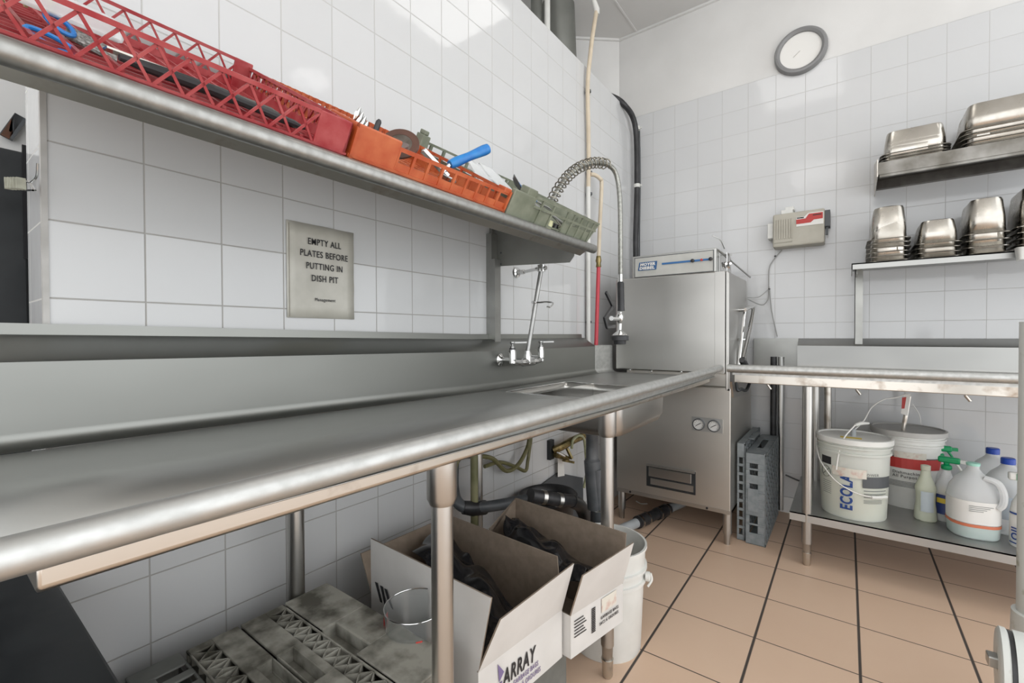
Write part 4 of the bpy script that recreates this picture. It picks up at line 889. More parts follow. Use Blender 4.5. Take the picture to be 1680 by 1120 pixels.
# sprayers with green heads
def sprayer(x, y, label, s=1.0, rot=0):
    t = thing('trigger_sprayer', label, 'spray bottle', (x, y, US), 'green-headed spray bottles')
    bm = B(); lathe(bm, [(.038*s, 0), (.041*s, .006), (.041*s, .12*s), (.037*s, .15*s), (.022*s, .19*s), (.015*s, .215*s), (.015*s, .23*s)], (x, y, US), seg=28, sy=.8); obj('body', bm, jug_pl, t, ang=60)
    bm = B(); lathe(bm, [(.036*s, .003), (.038*s, .008), (.038*s, .07*s)], (x, y, US), seg=28, sy=.8); obj('contents', bm, pr_mat('clear_liquid', (.45,.47,.40), .3), t)
    bm = B(); wrap(bm, x, y, .0425*s, -150, -30, US+.035, US+.12*s, off=-.0); obj('label_panel', bm, pr_mat('navy_label', (.03,.05,.17), .4), t)
    bm = B(); wrap(bm, x, y, .0425*s, -140, -50, US+.085, US+.105*s, off=.002); obj('label_stripe', bm, yellow_l, t)
    zc = US+.225*s
    bm = B(); lathe(bm, [(.019, 0), (.019, .022)], (x, y, zc), seg=18); dx, dy = math.cos(rot), math.sin(rot)
    bar(bm, (x-.028*dx, y-.028*dy, zc+.045), (x+.045*dx, y+.045*dy, zc+.045), .026, .026); bar(bm, (x, y, zc+.02), (x, y, zc+.045), .02); obj('head', bm, green_trig, t, bevel=.006)
    bm = B(); bar(bm, (x+.045*dx, y+.045*dy, zc+.045), (x+.065*dx, y+.065*dy, zc+.045), .015, .015); tube(bm, smooth_path([(x+.03*dx, y+.03*dy, zc+.035), (x+.045*dx, y+.045*dy, zc+.01), (x+.055*dx, y+.055*dy, zc-.02)]), .005, 8); obj('trigger', bm, white_pl if s < 1.05 else green_trig, t)
    return t
sprayer(1.608, 2.79, 'spray bottle with green trigger head, between the yellow bottle and the gallon jug', 1.02, -.25)
sprayer(1.60, 2.93, 'spray bottle with green head, half hidden behind the other sprayer', 1.12, .1)
# jugs
def jug(x, y, label, liq=None, cap=None, s=1.0, rot=0, group=None, lab=True):
    t = thing('plastic_jug', label, 'jug', (x, y, US), group); M = Matrix.Translation((x, y, US)) @ Matrix.Rotation(rot, 4, 'Z')
    bm = B(); loft(bm, [(.132*s,.125*s,.05*s,0), (.142*s,.135*s,.055*s,.008), (.146*s,.138*s,.055*s,.05*s), (.146*s,.138*s,.055*s,.15*s), (.135*s,.125*s,.055*s,.19*s), (.10*s,.09*s,.042*s,.225*s), (.05*s,.05*s,.024*s,.25*s), (.036*s,.036*s,.0175*s,.262*s), (.036*s,.036*s,.0175*s,.28*s)]); xf(bm, M); obj('body', bm, jug_pl, t, ang=60)
    bm = B(); tube(bm, smooth_path([(.02*s,-.035*s,.235*s), (.05*s,-.055*s,.225*s), (.062*s,-.066*s,.19*s), (.06*s,-.068*s,.15*s), (.05*s,-.062*s,.13*s)]), .011*s, 10); xf(bm, M); obj('handle', bm, jug_pl, t)
    if liq: bm = B(); loft(bm, [(.128*s,.12*s,.05*s,.004), (.138*s,.13*s,.053*s,.012), (.141*s,.133*s,.053*s,.05*s)]); xf(bm, M); obj('contents', bm, liq, t)
    if cap: bm = B(); lathe(bm, [(.021*s,.264*s),(.021*s,.285*s),(.018*s,.288*s)], seg=22); xf(bm, M); obj('cap', bm, cap, t)
    if lab:
        bm = B(); loft(bm, [(.148*s,.141*s,.056*s,.062*s),(.148*s,.141*s,.056*s,.148*s)], cap0=False, cap1=False); xf(bm, M); obj('label_wrap', bm, lab, t)
    return t, M
jx, jy = 1.672, 2.66
t, M = jug(jx, jy, 'clear gallon jug with a little teal liquid at the shelf front', teal_liq, None, 1.06, .2, None, white_label)
bm = B(); loft(bm, [(.1585,.151,.06,.052),(.1585,.151,.06,.064)], cap0=False, cap1=False); xf(bm, M); obj('label_stripe', bm, orange_band, t)
bm = B(); lathe(bm, [(.021,.29),(.022,.30),(.018,.302)], seg=22); xf(bm, M); obj('neck_ring', bm, teal_liq, t)
bm = B()
for k in range(4): bar(bm, (-.04, -.0755, .14-k*.007), (.035-.01*k, -.0755, .14-k*.007), .0008, .002)
xf(bm, M); obj('small_print', bm, pr_mat('print_grey', (.2,.21,.2), .6), t, False)
jug(1.80, 2.80, 'milky jug with blue cap standing behind the gallon jug', None, blue_cap, 1.08, .3, 'blue-capped jugs', pr_mat('blue_white_label', (.45,.5,.55), .5))
jug(1.785, 2.97, 'milky jug with blue cap, farther back against the wall', None, blue_cap, 1.10, .2, 'blue-capped jugs', pr_mat('blue_white_label', (.45,.5,.55), .5))
x, y = 1.815, 2.62
t = thing('trigger_sprayer', 'white spray bottle with printed side, cut by the photo edge', 'spray bottle', (x, y, US))
bm = B(); lathe(bm, [(.043, 0), (.046, .006), (.046, .13), (.040, .17), (.022, .215), (.016, .23), (.016, .245)], (x, y, US), seg=28, sy=.8); obj('body', bm, white_pl, t, ang=60)
bent_text('lettering', 'OIL', .035, blue_ink, t, x, y, .046, -125, US+.03, True, .001)
bm = B(); wrap(bm, x, y, .046, -170, -60, US+.015, US+.02); wrap(bm, x, y, .046, -170, -60, US+.13, US+.137); obj('label_stripe', bm, blue_ink, t)
bm = B(); bar(bm, (x-.05, y, US+.275), (x+.03, y, US+.275), .026, .03); lathe(bm, [(.019,.24),(.019,.262)], (x,y,US), seg=16); obj('head', bm, white_pl, t, bevel=.005)
bm = B(); bx(bm, (x-.03, y-.015, US+.262), (x+.0, y-.0135, US+.288)); obj('head_mark', bm, green_trig, t)

# ================================================================ GREY RACKS BESIDE THE MACHINE
def side_rack(t, x0, x1, y0, y1, z1, m_, holes=True):
    """full-size rack stood on its side: thickness along x"""
    bm = B(); th = .005
    # narrow face towards the viewer with windows
    wz = [(.06,.10),(.11,.15),(.19,.225),(.235,.27),(.28,.315),(.36,.385),(.395,.42)] if holes else [(.03+.047*k, .062+.047*k) for k in range(9)]
    wx0, wx1 = (x0+.018, x0+.055) if holes else (x0+.01, x1-.012)
    zz = 0.0
    for a, b in wz:
        bx(bm, (x0, y0, zz), (x1, y0+th, a)); bx(bm, (x0, y0, a), (wx0, y0+th, b)); bx(bm, (wx1, y0, a), (x1, y0+th, b)); zz = b
    bx(bm, (x0, y0, zz), (x1, y0+th, z1))
    side = bm
    bx(bm, (x0, y1-th, 0), (x1, y1, z1)); bx(bm, (x0, y0, 0), (x1, y1, th))
    # top narrow face with a slot
    bx(bm, (x0, y0, z1-th), (x1, y0+.14, z1)); bx(bm, (x0, y0+.14, z1-th), (x0+.03, y1-.14, z1)); bx(bm, (x0+.06, y0+.14, z1-th), (x1, y1-.14, z1)); bx(bm, (x0, y1-.14, z1-th), (x1, y1, z1))
    obj('frame', bm, m_, t, False, bevel=.002)
    bm = B(); n = 7
    bx(bm, (x1-.004, y0, 0), (x1, y0+.012, z1)); bx(bm, (x1-.004, y1-.012, 0), (x1, y1, z1)); bx(bm, (x1-.004, y0, z1-.012), (x1, y1, z1)); bx(bm, (x1-.004, y0, 0), (x1, y1, .012))
    for i in range(n):
        for j in range(n):
            ya, yb_ = y0+(y1-y0)*i/n, y0+(y1-y0)*(i+1)/n; za, zb = z1*j/n, z1*(j+1)/n
            bar(bm, (x1-.004, ya, za), (x1-.004, yb_, zb), .008, .006, (1,0,0)); bar(bm, (x1-.004, yb_, za), (x1-.004, ya, zb), .008, .006, (1,0,0))
            if (i+j) % 2: bx(bm, (x1-.012, ya+.015, za+.015), (x1-.006, yb_-.015, zb-.015))
    obj('lattice_base', bm, m_, t, False)
    return t
t = thing('dish_rack', 'grey rack stood on its side, outermost of those beside the dishwasher', 'dish rack', (.86, 2.85, 0), 'grey racks beside the dishwasher')
side_rack(t, .826, .918, 2.60, 3.13, .475, grey_pl)
bm = B(); bx(bm, (.908, 2.63, .15), (.912, 2.67, .30)) if False else bar(bm, (.86, 2.598, .17), (.86, 2.598, .29), .05, .004, (0,1,0)); obj('hand_grip', bm, grey_pl, t, False, bevel=.002)
t = thing('dish_rack', 'grey rack stood on its side, squeezed between the outermost rack and the dishwasher', 'dish rack', (.80, 2.9, 0), 'grey racks beside the dishwasher')
side_rack(t, .781, .820, 2.62, 3.12, .515, grey_pl, False)

# ================================================================ UNDER THE DISH TABLE
# worn racks standing on edge by the wall
ZC = .42
def edge_rack(label, y0, y1, m_, x0=.02, x1=.535, zt=ZC, lat=True, slots=False, flip=False):
    t = thing('dish_rack', label, 'dish rack', ((x0+x1)/2, (y0+y1)/2, 0), 'worn grey racks under the dish table')
    th = .006; Wd = y1-y0
    def Y(v): return (y1-v) if flip else (y0+v)
    def b2(bm, xa, va, za, xb, vb, zb): a, b = sorted((Y(va), Y(vb))); bx(bm, (xa, a, za), (xb, b, zb))
    hx0, hx1 = x0+.17, x0+.30
    bm = B()
    if slots:
        for k in range(9):
            xa = x0+.05+k*.046
            b2(bm, x0 if k == 0 else xa-.022, 0, zt-th, xa, Wd, zt); b2(bm, xa, 0, zt-th, xa+.024, Wd*.40, zt); b2(bm, xa, Wd-.006, zt-th, xa+.024, Wd, zt)
        b2(bm, x0+.05+8*.046+.024, 0, zt-th, x1, Wd, zt)
    else:
        v0 = Wd*.46 if lat else 0.0      # solid strip runs v0..Wd, hand recess at its outer edge
        rv0, rv1 = (Wd-.036, Wd-.003) if lat else (0.0, .034)
        b2(bm, x0, v0, zt-th, hx0, Wd, zt); b2(bm, hx1, v0, zt-th, x1, Wd, zt)
        if lat: b2(bm, hx0, v0, zt-th, hx1, rv0, zt); b2(bm, hx0, rv1, zt-.034, hx1, Wd, zt)
        else: b2(bm, hx0, rv1, zt-th, hx1, Wd, zt)
        b2(bm, hx0, rv0, zt-.034, hx1, rv1, zt-.03)
        b2(bm, hx0-.002, rv0, zt-.034, hx0+.002, rv1, zt-.001); b2(bm, hx1-.002, rv0, zt-.034, hx1+.002, rv1, zt-.001)
        e_ = rv0 if lat else rv1; b2(bm, hx0, e_-.002, zt-.034, hx1, e_+.002, zt-.001)
        if lat: b2(bm, x0, 0, zt-th, x1, .004, zt); b2(bm, x0, 0, zt-th, x0+.022, v0, zt); b2(bm, x1-.022, 0, zt-th, x1, v0, zt)
    obj('top_side', bm, m_, t, False, bevel=.003)
    bm = B(); bx(bm, (x0, y0+.001, 0), (x0+th, y1-.001, zt-th)); bx(bm, (x1-th, y0+.001, 0), (x1, y1-.001, zt-th)); bx(bm, (x0, y0, 0), (x1, y1, th)); bx(bm, (x0, y1-.004, 0), (x1, y1-.001, zt-th-.02)); obj('frame', bm, m_, t, False, bevel=.002)
    if lat:
        bm = B(); n = 11; X0, X1_ = x0+.022, x1-.022; ya, yb_ = sorted((Y(.004), Y(Wd*.46)))
        for k in range(n):
            xa, xb = X0+(X1_-X0)*k/n, X0+(X1_-X0)*(k+1)/n
            bar(bm, (xa, ya, zt-.013), (xb, yb_, zt-.013), .0022, .026); bar(bm, (xb, ya, zt-.013), (xa, yb_, zt-.013), .0022, .026); bar(bm, (xb, ya, zt-.013), (xb, yb_, zt-.013), .0022, .026)
        obj('lattice_strip', bm, m_, t, False)
    return t
edge_rack('dark grey slotted rack, lowest and nearest the black cabinet', 0.249, .341, grey_dark, .10, .57, .41, False, True)
edge_rack('worn grey rack on edge, lattice strip towards the dark slotted rack', .345, .446, grey_old, .125, .595)
edge_rack('worn grey rack on edge, lattice strip towards the solid-topped rack', .452, .550, grey_old, .125, .595, flip=True)
edge_rack('worn grey rack on edge with solid scuffed top, nearest the cardboard boxes', .554, .668, grey_old, .125, .595, ZC+.002, False)
# black cabinet in the doorway
bm = B(); bx(bm, (-.12, -.55, 0), (.60, .163, .63)); t = tag(obj('black_cabinet', bm, black_metal, smooth=False, bevel=.004), 'black scuffed low cabinet under the doorway end of the dish table', 'cabinet')

# cardboard boxes (raised on crates)
def carton(label, c, hb, flaps, mi_out, body_in=card_in):
    """c: four floor-plan corners (x,y) near-left, near-right, far-right, far-left; hb: (z0, z1)"""
    ctr = V((sum(p[0] for p in c)/4, sum(p[1] for p in c)/4, hb[0]))
    t = thing('cardboard_box', label, 'cardboard box', ctr, 'garbage bag boxes under the dish table')
    bm = B(); th = .004
    for i in range(4):
        a, b = V((*c[i], 0)), V((*c[(i+1)%4], 0)); inn = (V((ctr.x, ctr.y, 0))-(a+b)/2).normalized()*th
        for off, mi in ((V((0,0,0)), 0), (inn, 1)):
            quad(bm, a+off+V((0,0,hb[0])), b+off+V((0,0,hb[0])), b+off+V((0,0,hb[1])), a+off+V((0,0,hb[1])), mi=mi)
    quad(bm, *[(x, y, hb[0]) for x, y in c], mi=0); quad(bm, *[(x, y, hb[0]+.003) for x, y in c], mi=1)
    obj('body', bm, [mi_out, body_in], t, False)
    for q, nrm in flaps:
        bm = B(); nn = V(nrm)*.004; quad(bm, *q, mi=0); quad(bm, *[V(p)+nn for p in q], mi=1)
        for i in range(4): quad(bm, q[i], q[(i+1)%4], V(q[(i+1)%4])+nn, V(q[i])+nn, mi=1)
        obj('flap', bm, [mi_out, body_in], t, False)
    return t
zb, zf = .23, .357
c1 = [(.17, .775), (.610, .728), (.642, 1.03), (.185, 1.075)]
F1 = [([V((.610,.728,zf)), V((.642,1.03,zf)), at(942,924,x=.70), at(822,1016,x=.662)], (-1,0,0)),
      ([V((.17,.775,zf)), V((.610,.728,zf)), at(806,981,y=.735), at(608,883,y=.775)], (0,1,0)),
      ([V((.185,1.075,zf)), V((.642,1.03,zf)), at(915,912,y=1.035), at(744,847,y=1.09)], (0,-1,0)),
      ([V((.17,.775,zf)), V((.185,1.075,zf)), V((.13,1.075,zf+.10)), V((.12,.775,zf+.10))], (1,0,0))]
b1 = carton('white cardboard box marked as garbage bags, open and nearer the front table leg', c1, (zb, zf), F1, card_out)
c2 = [(.27, 1.075), (.665, 1.036), (.712, 1.268), (.30, 1.285)]
F2 = [([V((.665,1.036,.345)), V((.712,1.268,.345)), at(1040,890,x=.77), at(957,944,x=.72)], (-1,0,0)),
      ([V((.30,1.285,.345)), V((.712,1.268,.345)), at(1028,874,y=1.275), at(846,816,y=1.30)], (0,-1,0)),
      ([V((.27,1.078,.345)), V((.30,1.285,.345)), at(846,816,y=1.30), at(803,866,y=1.10)], (1,0,0))]
b2 = carton('white cardboard box with shipping label, open and behind the other box', c2, (zb+.0, .345), F2, card_out)
# print on the boxes
e1 = (V((.642,1.03,0))-V((.610,.728,0))).normalized(); n1 = V((e1.y, -e1.x, 0))
p0 = V((.610,.728,0))+n1*.002
def on1(s_, z): return p0+e1*s_+V((0,0,z))
text('lettering', 'ARRAY', .052, ink, b1, on1(.075, .285), e1, (0,0,1), shear=.15, bold=.0008, width=.118)
text('lettering', 'GARBAGE BAGS', .017, purple, b1, on1(.108, .266), e1, (0,0,1), shear=.1, width=.092)
text('lettering', 'SACS À ORDURES', .017, purple, b1, on1(.104, .247), e1, (0,0,1), shear=.1, width=.105)
bm = B(); slab(bm, [on1(.045,.295), on1(.072,.30), on1(.068,.268)], n1*.0008); slab(bm, [on1(.058,.345), on1(.062,.302), on1(.078,.318)], n1*.0008); obj('printed_mark', bm, purple, b1, False)
e2 = (V((.712,1.268,0))-V((.665,1.036,0))).normalized(); n2 = V((e2.y, -e2.x, 0)); q0 = V((.665,1.036,0))+n2*.002
def on2(s_, z): return q0+e2*s_+V((0,0,z))
bm = B()
for k in range(6): slab(bm, [on2(.012,.325-.0085*k), on2(.05+.006*(k%3),.325-.0085*k), on2(.05+.006*(k%3),.3275-.0085*k), on2(.012,.3275-.0085*k)], n2*.0006)
for k in range(14): slab(bm, [on2(.085,.262+.005*k), on2(.102,.262+.005*k), on2(.102,.265+.005*k), on2(.085,.265+.005*k)], n2*.0006)
obj('small_print', bm, ink, b2, False)
bm = B(); slab(bm, [on2(.13,.30), on2(.20,.30), on2(.20,.34), on2(.13,.34)], n2*.0006); obj('shipping_label', bm, MATS['old_label'], b2, False)
text('lettering', 'GARBAGE BAGS', .012, ink, b2, on2(.125, .283), e2, (0,0,1), width=.085)
text('lettering', 'SACS À ORDURES', .012, ink, b2, on2(.12, .268), e2, (0,0,1), width=.09)
bm = B()
wq = [(V((.17,.775,zf))+V((.610-.17,-.047,0))*t_) for t_ in (.06,.12,.17,.23)]
for a, b in zip(wq, wq[1:]): slab(bm, [a+V((0,-.003,.045)), b+V((0,-.003,.0)), b+V((.008,-.003,.0)), a+V((.01,-.003,.045))], (0,-.001,0))
obj('printed_stroke', bm, ink, b1, False)
# support crates (worn racks lying flat)
bm = B(); loft(bm, [(.40,.40,.02,0), (.40,.40,.02,.225)], cap0=False, cap1=True); xf(bm, Matrix.Translation((.40,.94,.002))); tag(obj('plastic_crate', bm, grey_dark), 'dark grey crate under the two cardboard boxes', 'crate')
# bin bags
def crumple(label, pts, seed, zlo):
    rnd = random.Random(seed); bm = B(); m_ = 7; rows = []
    for i, (a, b) in enumerate(pts):
        a, b = V(a), V(b); row = []
        for j in range(m_+1):
            p = a.lerp(b, j/m_); arch = math.sin(PI*j/m_)
            row.append(bm.verts.new(p+V((rnd.uniform(-.012,.012), rnd.uniform(-.012,.012), rnd.uniform(-.026,.026)+.03*arch))))
        rows.append(row)
    for a, b in zip(rows, rows[1:]):
        for k in range(len(a)-1): bm.faces.new((a[k], a[k+1], b[k+1], b[k]))
    o = obj('bin_bag', bm, bag_mat, ang=180, solid=.003)
    sb = o.modifiers.new('sub', 'SUBSURF'); sb.levels = 2; sb.render_levels = 2
    return tag(o, label, 'bin bag', 'black bin bags in the boxes')
def strip(pa, pb, wa, n=11):
    out = []
    for i in range(n+1):
        c_ = V(pa).lerp(V(pb), i/n); out.append((c_+V((0,-wa,0)), c_+V((0,wa,-.02))))
    return out
crumple('glossy black bin bags spilling inside the nearer open box', strip((.21,.97,.45), (.60,.84,.385), .085), 3, .3)
crumple('matte black bin bags folded inside the farther open box', strip((.33,1.22,.45), (.68,1.12,.41), .06), 5, .3)
# glass vase
vx, vy = .345, .735+.01
t = thing('glass_vase', 'large clear plastic tub with red marks, standing before the grey flap of the box', 'tub', (.43, .69, .36))
tc = at(681, 993, y=.69)
bm = B(); prof_ = [(.058,-.14),(.062,-.135),(.068,-.02),(.070,0),(.068,0),(.065,-.02),(.059,-.13),(.001,-.132)]
lathe(bm, prof_, tc, seg=36, cap=False); v_ = obj('tub_wall', bm, clear_pl, t, ang=60)
bm = B(); tube(bm, [tc+V((.0695*math.cos(a), .0695*math.sin(a), .001)) for a in [2*PI*k/36 for k in range(37)]], .0014, 6, cap=False); obj('rim', bm, chrome, t)
bm = B(); wrap(bm, tc.x, tc.y, .066, 205, 232, tc.z-.05, tc.z-.022, off=.004); wrap(bm, tc.x, tc.y, .062, 320, 332, tc.z-.10, tc.z-.04, off=.005); obj('red_mark', bm, pr_mat('red_mark', (.5,.05,.04), .5), t)
# white bucket
BXc, BYc = .562, 1.472
t = thing('white_bucket', 'white plastic bucket behind the table leg and cardboard boxes', 'bucket', (BXc, BYc, 0))
bm = B(); r = .138; h = .362
lathe(bm, [(r*.85,0), (r*.87,.006), (r*.94,h*.66), (r*1.0,h*.67), (r*1.0,h*.70), (r*.95,h*.705), (r*.955,h*.78), (r*1.02,h*.785), (r*1.02,h*.81), (r*.965,h*.815), (r*.98,h*.97), (r*1.02,h*.975), (r*1.02,h), (r*.97,h), (r*.955,h*.97), (r*.92,h*.6), (r*.83,.01), (.001,.01)], (BXc, BYc, 0), seg=44, cap=False); obj('body', bm, white_pl, t, ang=40)
bm = B(); a = math.radians(12); px_, py_ = BXc+r*1.03*math.cos(a), BYc+r*1.03*math.sin(a); lathe(bm, [(.016,-.004),(.016,.008),(.008,.012)], (px_, py_, h*.72), (math.cos(a),math.sin(a),0), 14); tube(bm, smooth_path([(px_+.012, py_, h*.76), (px_+.016, py_+.0, h*.70), (px_+.006, py_-.01, h*.64)]), .004, 8); obj('handle_ear', bm, white_pl, t)

# ---- plumbing under the table
t = thing('drain_pipe', 'dark grey plastic drain pipe running along the wall under the table', 'pipe', (.15, 1.4, .4))
a0 = at(748, 822, x=.12); a1 = at(870, 825, x=.16)
bm = B(); tube(bm, smooth_path([at(744,760,x=.03), at(744,800,x=.05), at(752,825,x=.10), at(775,833,x=.14), at(830,826,x=.20), at(880,815,x=.29)]), .021, 16); obj('pipe', bm, pvc_grey, t)
bm = B(); tube(bm, [at(760,832,x=.12), at(775,834,x=.14), at(795,832,x=.15)], [.024,.027,.027], 16); obj('elbow', bm, black_rub, t)
bm = B(); tube(bm, smooth_path([at(870,812,x=.285), at(905,818,x=.32), at(940,822,x=.35)]), .026, 18); rc = obj('rubber_coupling', bm, black_rub, t)
bm = B()
for px, py, x_ in ((888,815,.303), (914,819.5,.328)):
    p = at(px, py, x=x_); q_ = at(px+6, py+1, x=x_+.008); tube(bm, [p, q_], .028, 18)
obj('hose_clamp', bm, steel_mach, rc)
bm = B(); tube(bm, smooth_path([at(938,822,x=.35), at(952,830,x=.36), at(962,850,x=.37), at(975,868,x=.38), at(990,872,x=.41)]), .027, 16); obj('drain_elbow', bm, black_rub, t)
t = thing('sink_drain', 'dark grey drain stack dropping from the sink bowl to the floor', 'drain', (.45, 1.62, 0))
bm = B(); tube(bm, [(.44,1.61,.755), (.44,1.61,.70), (.44,1.61,.69), (.44,1.61,.60), (.44,1.61,.59), (.45,1.62,.40)], [.03,.03,.024,.024,.032,.032], 18); obj('tailpiece', bm, pvc_grey, t)
bm = B(); tube(bm, smooth_path([(.45,1.62,.56), (.46,1.63,.40), (.455,1.63,.30), (.44,1.60,.25), (.40,1.56,.22), (.36,1.50,.22)]), .034, 16); obj('trap', bm, pvc_grey, t)
bm = B(); lathe(bm, [(.036,-.004),(.036,.004)], (.46,1.63,.40), (0,0,1), 18); lathe(bm, [(.036,-.004),(.036,.004)], (.455,1.63,.30), (0,0,1), 18); obj('hose_clamp', bm, chrome, t)
# round black tub/lid against the wall
t = thing('grease_tub', 'round black tub with raised rim behind the cardboard boxes', 'tub', (.17, 1.62, .30))
bm = B(); c0 = at(898,813,x=.155); lathe(bm, [(.10,-.30),(.115,-.02),(.132,-.006),(.132,.006),(.125,.010),(.115,.004),(.108,-.02),(.001,-.022)], c0, (0,0,1), 40, cap=False, sy=1.15); obj('body', bm, black_rub, t, ang=50)
bm = B(); slab(bm, [c0+V((.03,-.09,-.006)), c0+V((.05,.04,-.006)), c0+V((.03,.045,-.006)), c0+V((.01,-.085,-.006))], (0,0,.002)); obj('sticker', bm, pr_mat('cream_sticker', (.45,.43,.33), .6), t, False)
bm = B(); slab(bm, [at(882,798,x=.006), at(914,775,x=.006), at(955,783,x=.006), at(956,850,x=.006), at(882,860,x=.006)], (.006,0,0)); tag(obj('splash_board', bm, dark_grey, smooth=False), 'dark board against the wall behind the round black tub', 'board')
# green hose
t = thing('garden_hose', 'olive green hose looped behind the steel pipe under the table', 'hose', (.05, 1.4, .6))
bm = B(); tube(bm, smooth_path([at(746,795,x=.05), at(747,765,x=.05), at(757,750,x=.05), at(780,748,x=.05), at(808,752,x=.06), at(830,772,x=.05), at(850,762,x=.05), at(865,735,x=.05), at(869,715,x=.05)] ), .0095, 10)
obj('outer_loop', bm, green_hose, t)
bm = B(); tube(bm, smooth_path([at(795,765,x=.045), at(820,758,x=.045), at(845,765,x=.045), at(862,772,x=.045), at(866,755,x=.045), at(870,728,x=.045), at(872,712,x=.045)]), .008, 10)
obj('inner_loop', bm, green_hose, t)
bm = B(); cyl(bm, at(778,735,x=.14), V((.14, at(778,735,x=.14).y, .0)), .014, 14); tag(obj('riser_pipe', bm, noisy('mossy_pipe', (.11,.11,.045),(.20,.19,.10),.45,10)), 'olive stained pipe standing close by the rear table leg', 'pipe')
# valves
t = thing('wall_valve', 'tarnished brass valves and braided hose on the tiled wall under the sink', 'valve', (.02, 1.98, .57))
v0 = at(905,738,x=.01)
bm = B(); bx(bm, (.0, v0.y-.03, v0.z-.045), (.02, v0.y+.01, v0.z+.055)); obj('wall_plate', bm, black_metal, t, False)
bm = B(); tube(bm, smooth_path([v0+V((.01,0,0)), at(920,733,x=.05), at(940,722,x=.07), at(958,714,x=.09)]), .02, 10); tube(bm, [at(912,745,x=.04), at(932,752,x=.06)], [.018,.012], 10); tube(bm, [at(930,735,x=.06), at(938,752,x=.08)], .009, 8); bar(bm, at(925,755,x=.07), at(940,758,x=.08), .02, .012); obj('valve_body', bm, brass, t)
bm = B(); bar(bm, at(915,742,x=.08), at(926,748,x=.08), .012, .006); obj('lever', bm, white_label, t)
bm = B(); tube(bm, smooth_path([at(938,735,x=.08), at(940,722,x=.09), at(950,714,x=.1), at(958,720,x=.1), at(961,745,x=.09), at(962,775,x=.08), at(958,800,x=.07)]), .0075, 8); obj('braided_hose', bm, noisy('braid_green', (.22,.24,.13),(.34,.34,.22),.4,60), t)
bm = B(); slab(bm, [at(915,752,x=.025), at(925,755,x=.025), at(926,780,x=.025), at(915,782,x=.025)], (.001,0,0)); obj('paper_tag', bm, white_label, t, False)
# pvc pipe on the floor under the machine
t = thing('floor_pipe', 'light grey drain pipe with rubber couplings on the floor under the dishwasher', 'pipe', (.33, 2.5, .04))
a, b = V((.285,2.24,.04)), V((.44,2.95,.04))
a, b = at(1020,868,z=.04), at(1125,822,z=.04)
bm = B(); cyl(bm, a-(b-a)*.3, b+(b-a)*.3, .026, 20); obj('pipe', bm, pvc_light, t)
bm = B(); cyl(bm, a.lerp(b,.22), a.lerp(b,.36), .034, 20); cyl(bm, a.lerp(b,.50), a.lerp(b,.66), .034, 20); cyl(bm, a.lerp(b,.2), a.lerp(b,.7), .0295, 20); obj('rubber_coupling', bm, black_rub, t)
bm = B()
for k in (.24,.34,.52,.64): cyl(bm, a.lerp(b,k), a.lerp(b,k+.02), .0352, 20)
obj('hose_clamp', bm, chrome, t)
bm = B(); tube(bm, smooth_path([at(1044,822,z=.01), at(1052,826,z=.01), at(1062,826,z=.01)]), .004, 8); tag(obj('white_scrap', bm, white_label), 'thin white plastic scrap on the floor under the dishwasher', 'scrap')

# ================================================================ THROUGH THE DOORWAY
t = thing('black_panel_unit', 'black coated metal unit seen through the doorway at the photo edge', 'appliance', (-.9, .0, 0))
bm = B(); bx(bm, (-1.2, -.7, 0), (-.4, .186, 1.545)); obj('cabinet', bm, black_metal, t, False, bevel=.006)
bm = B(); bx(bm, (-.398, .176, 1.28), (-.39, .186, 1.56)); obj('edge_strip', bm, black_pl, t, False)
t = thing('wire_soap_holder', 'small wire holder with grey green brush pad on the wall end', 'holder', (-.1, .14, 1.35))
bm = B(); A_ = [at(*p, y=.145) for p in ((22,290),(50,300),(54,312),(25,312),(22,290))]; tube(bm, A_, .0018, 6); tube(bm, smooth_path([at(50,300,y=.145), at(60,290,y=.15), at(62,268,y=.15)]), .002, 6); tube(bm, [at(46,295,y=.145), at(58,312,y=.15)], .0018, 6); obj('wire_frame', bm, chrome, t)
bm = B(); a = at(14,300,y=.12); 
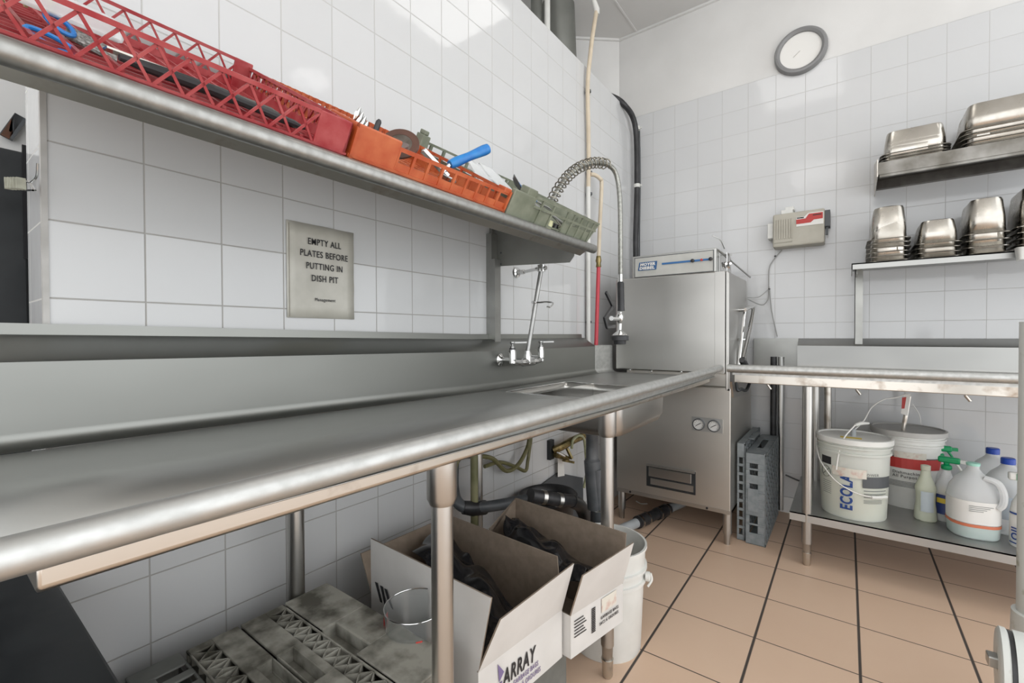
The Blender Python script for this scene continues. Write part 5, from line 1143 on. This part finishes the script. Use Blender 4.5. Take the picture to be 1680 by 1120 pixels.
for k in range(5): bar(bm, at(14+5*k,292,y=.125), at(15+5*k,310,y=.125), .004, .012, (0,1,0))
bar(bm, at(14,301,y=.127), at(36,301,y=.127), .003, .004); obj('brush_pad', bm, noisy('pad_grey', (.30,.30,.24),(.4,.4,.33),.7,60), t, False)
t = thing('shelf_bracket', 'rusty angled bracket on the white wall beyond the doorway', 'bracket', (-1.35, .25, 1.8))
bm = B(); bar(bm, at(10,225,x=-.9), at(34,192,x=-.9), .02, .03); obj('arm', bm, dark_grey, t)
bm = B(); bar(bm, at(8,224,x=-.895), at(32,190,x=-.895), .01, .02); obj('rusty_edge', bm, rust, t)
bm = B(); bx(bm, (-1.0, .0, 1.2), (-.92, .6, CEIL)); struct('wall_beyond', bm, white_paint)

# ================================================================ ENAMELLED MACHINE AT THE PHOTO EDGE
def atd(px, py, d): return V((D, 0, CH)) + (FW + CU*((px-840)/FPX) - CV*((py-560)/FPX))*d
hc = atd(1636, 1095, 1.1)
t = thing('stand_mixer', 'chipped cream enamel machine leg with round capped hub at the photo edge', 'machine', (hc.x+.2, hc.y, 0))
dirv = V((.94, -.10, .0)).normalized()
bm = B(); lathe(bm, [(.001,0), (.090,0), (.096,.004), (.096,.014), (.090,.018)], hc, dirv, 40); obj('cap', bm, cream_mach, t, ang=40)
bm = B(); lathe(bm, [(.092,.018), (.092,.026)], hc, dirv, 40); obj('seal', bm, black_rub, t)
bm = B(); lathe(bm, [(.096,.026), (.097,.05), (.09,.16), (.07,.24)], hc, dirv, 40); bx(bm, (hc.x+.08, hc.y-.07, .0), (hc.x+.24, hc.y+.07, hc.z)); obj('hub', bm, cream_mach, t, ang=40)
bm = B(); bx(bm, (hc.x-.018, hc.y-.016, hc.z+.004), (hc.x+.002, hc.y+.016, hc.z+.03)); obj('latch', bm, steel, t, False, bevel=.003)
cp = atd(1710, 900, 1.3); bm = B(); tube(bm, [(cp.x, cp.y, .18), (cp.x, cp.y, .27), (cp.x, cp.y, .272), (cp.x, cp.y, 1.12)], [.062,.060,.050,.050], 28); obj('column', bm, cream_mach, t)
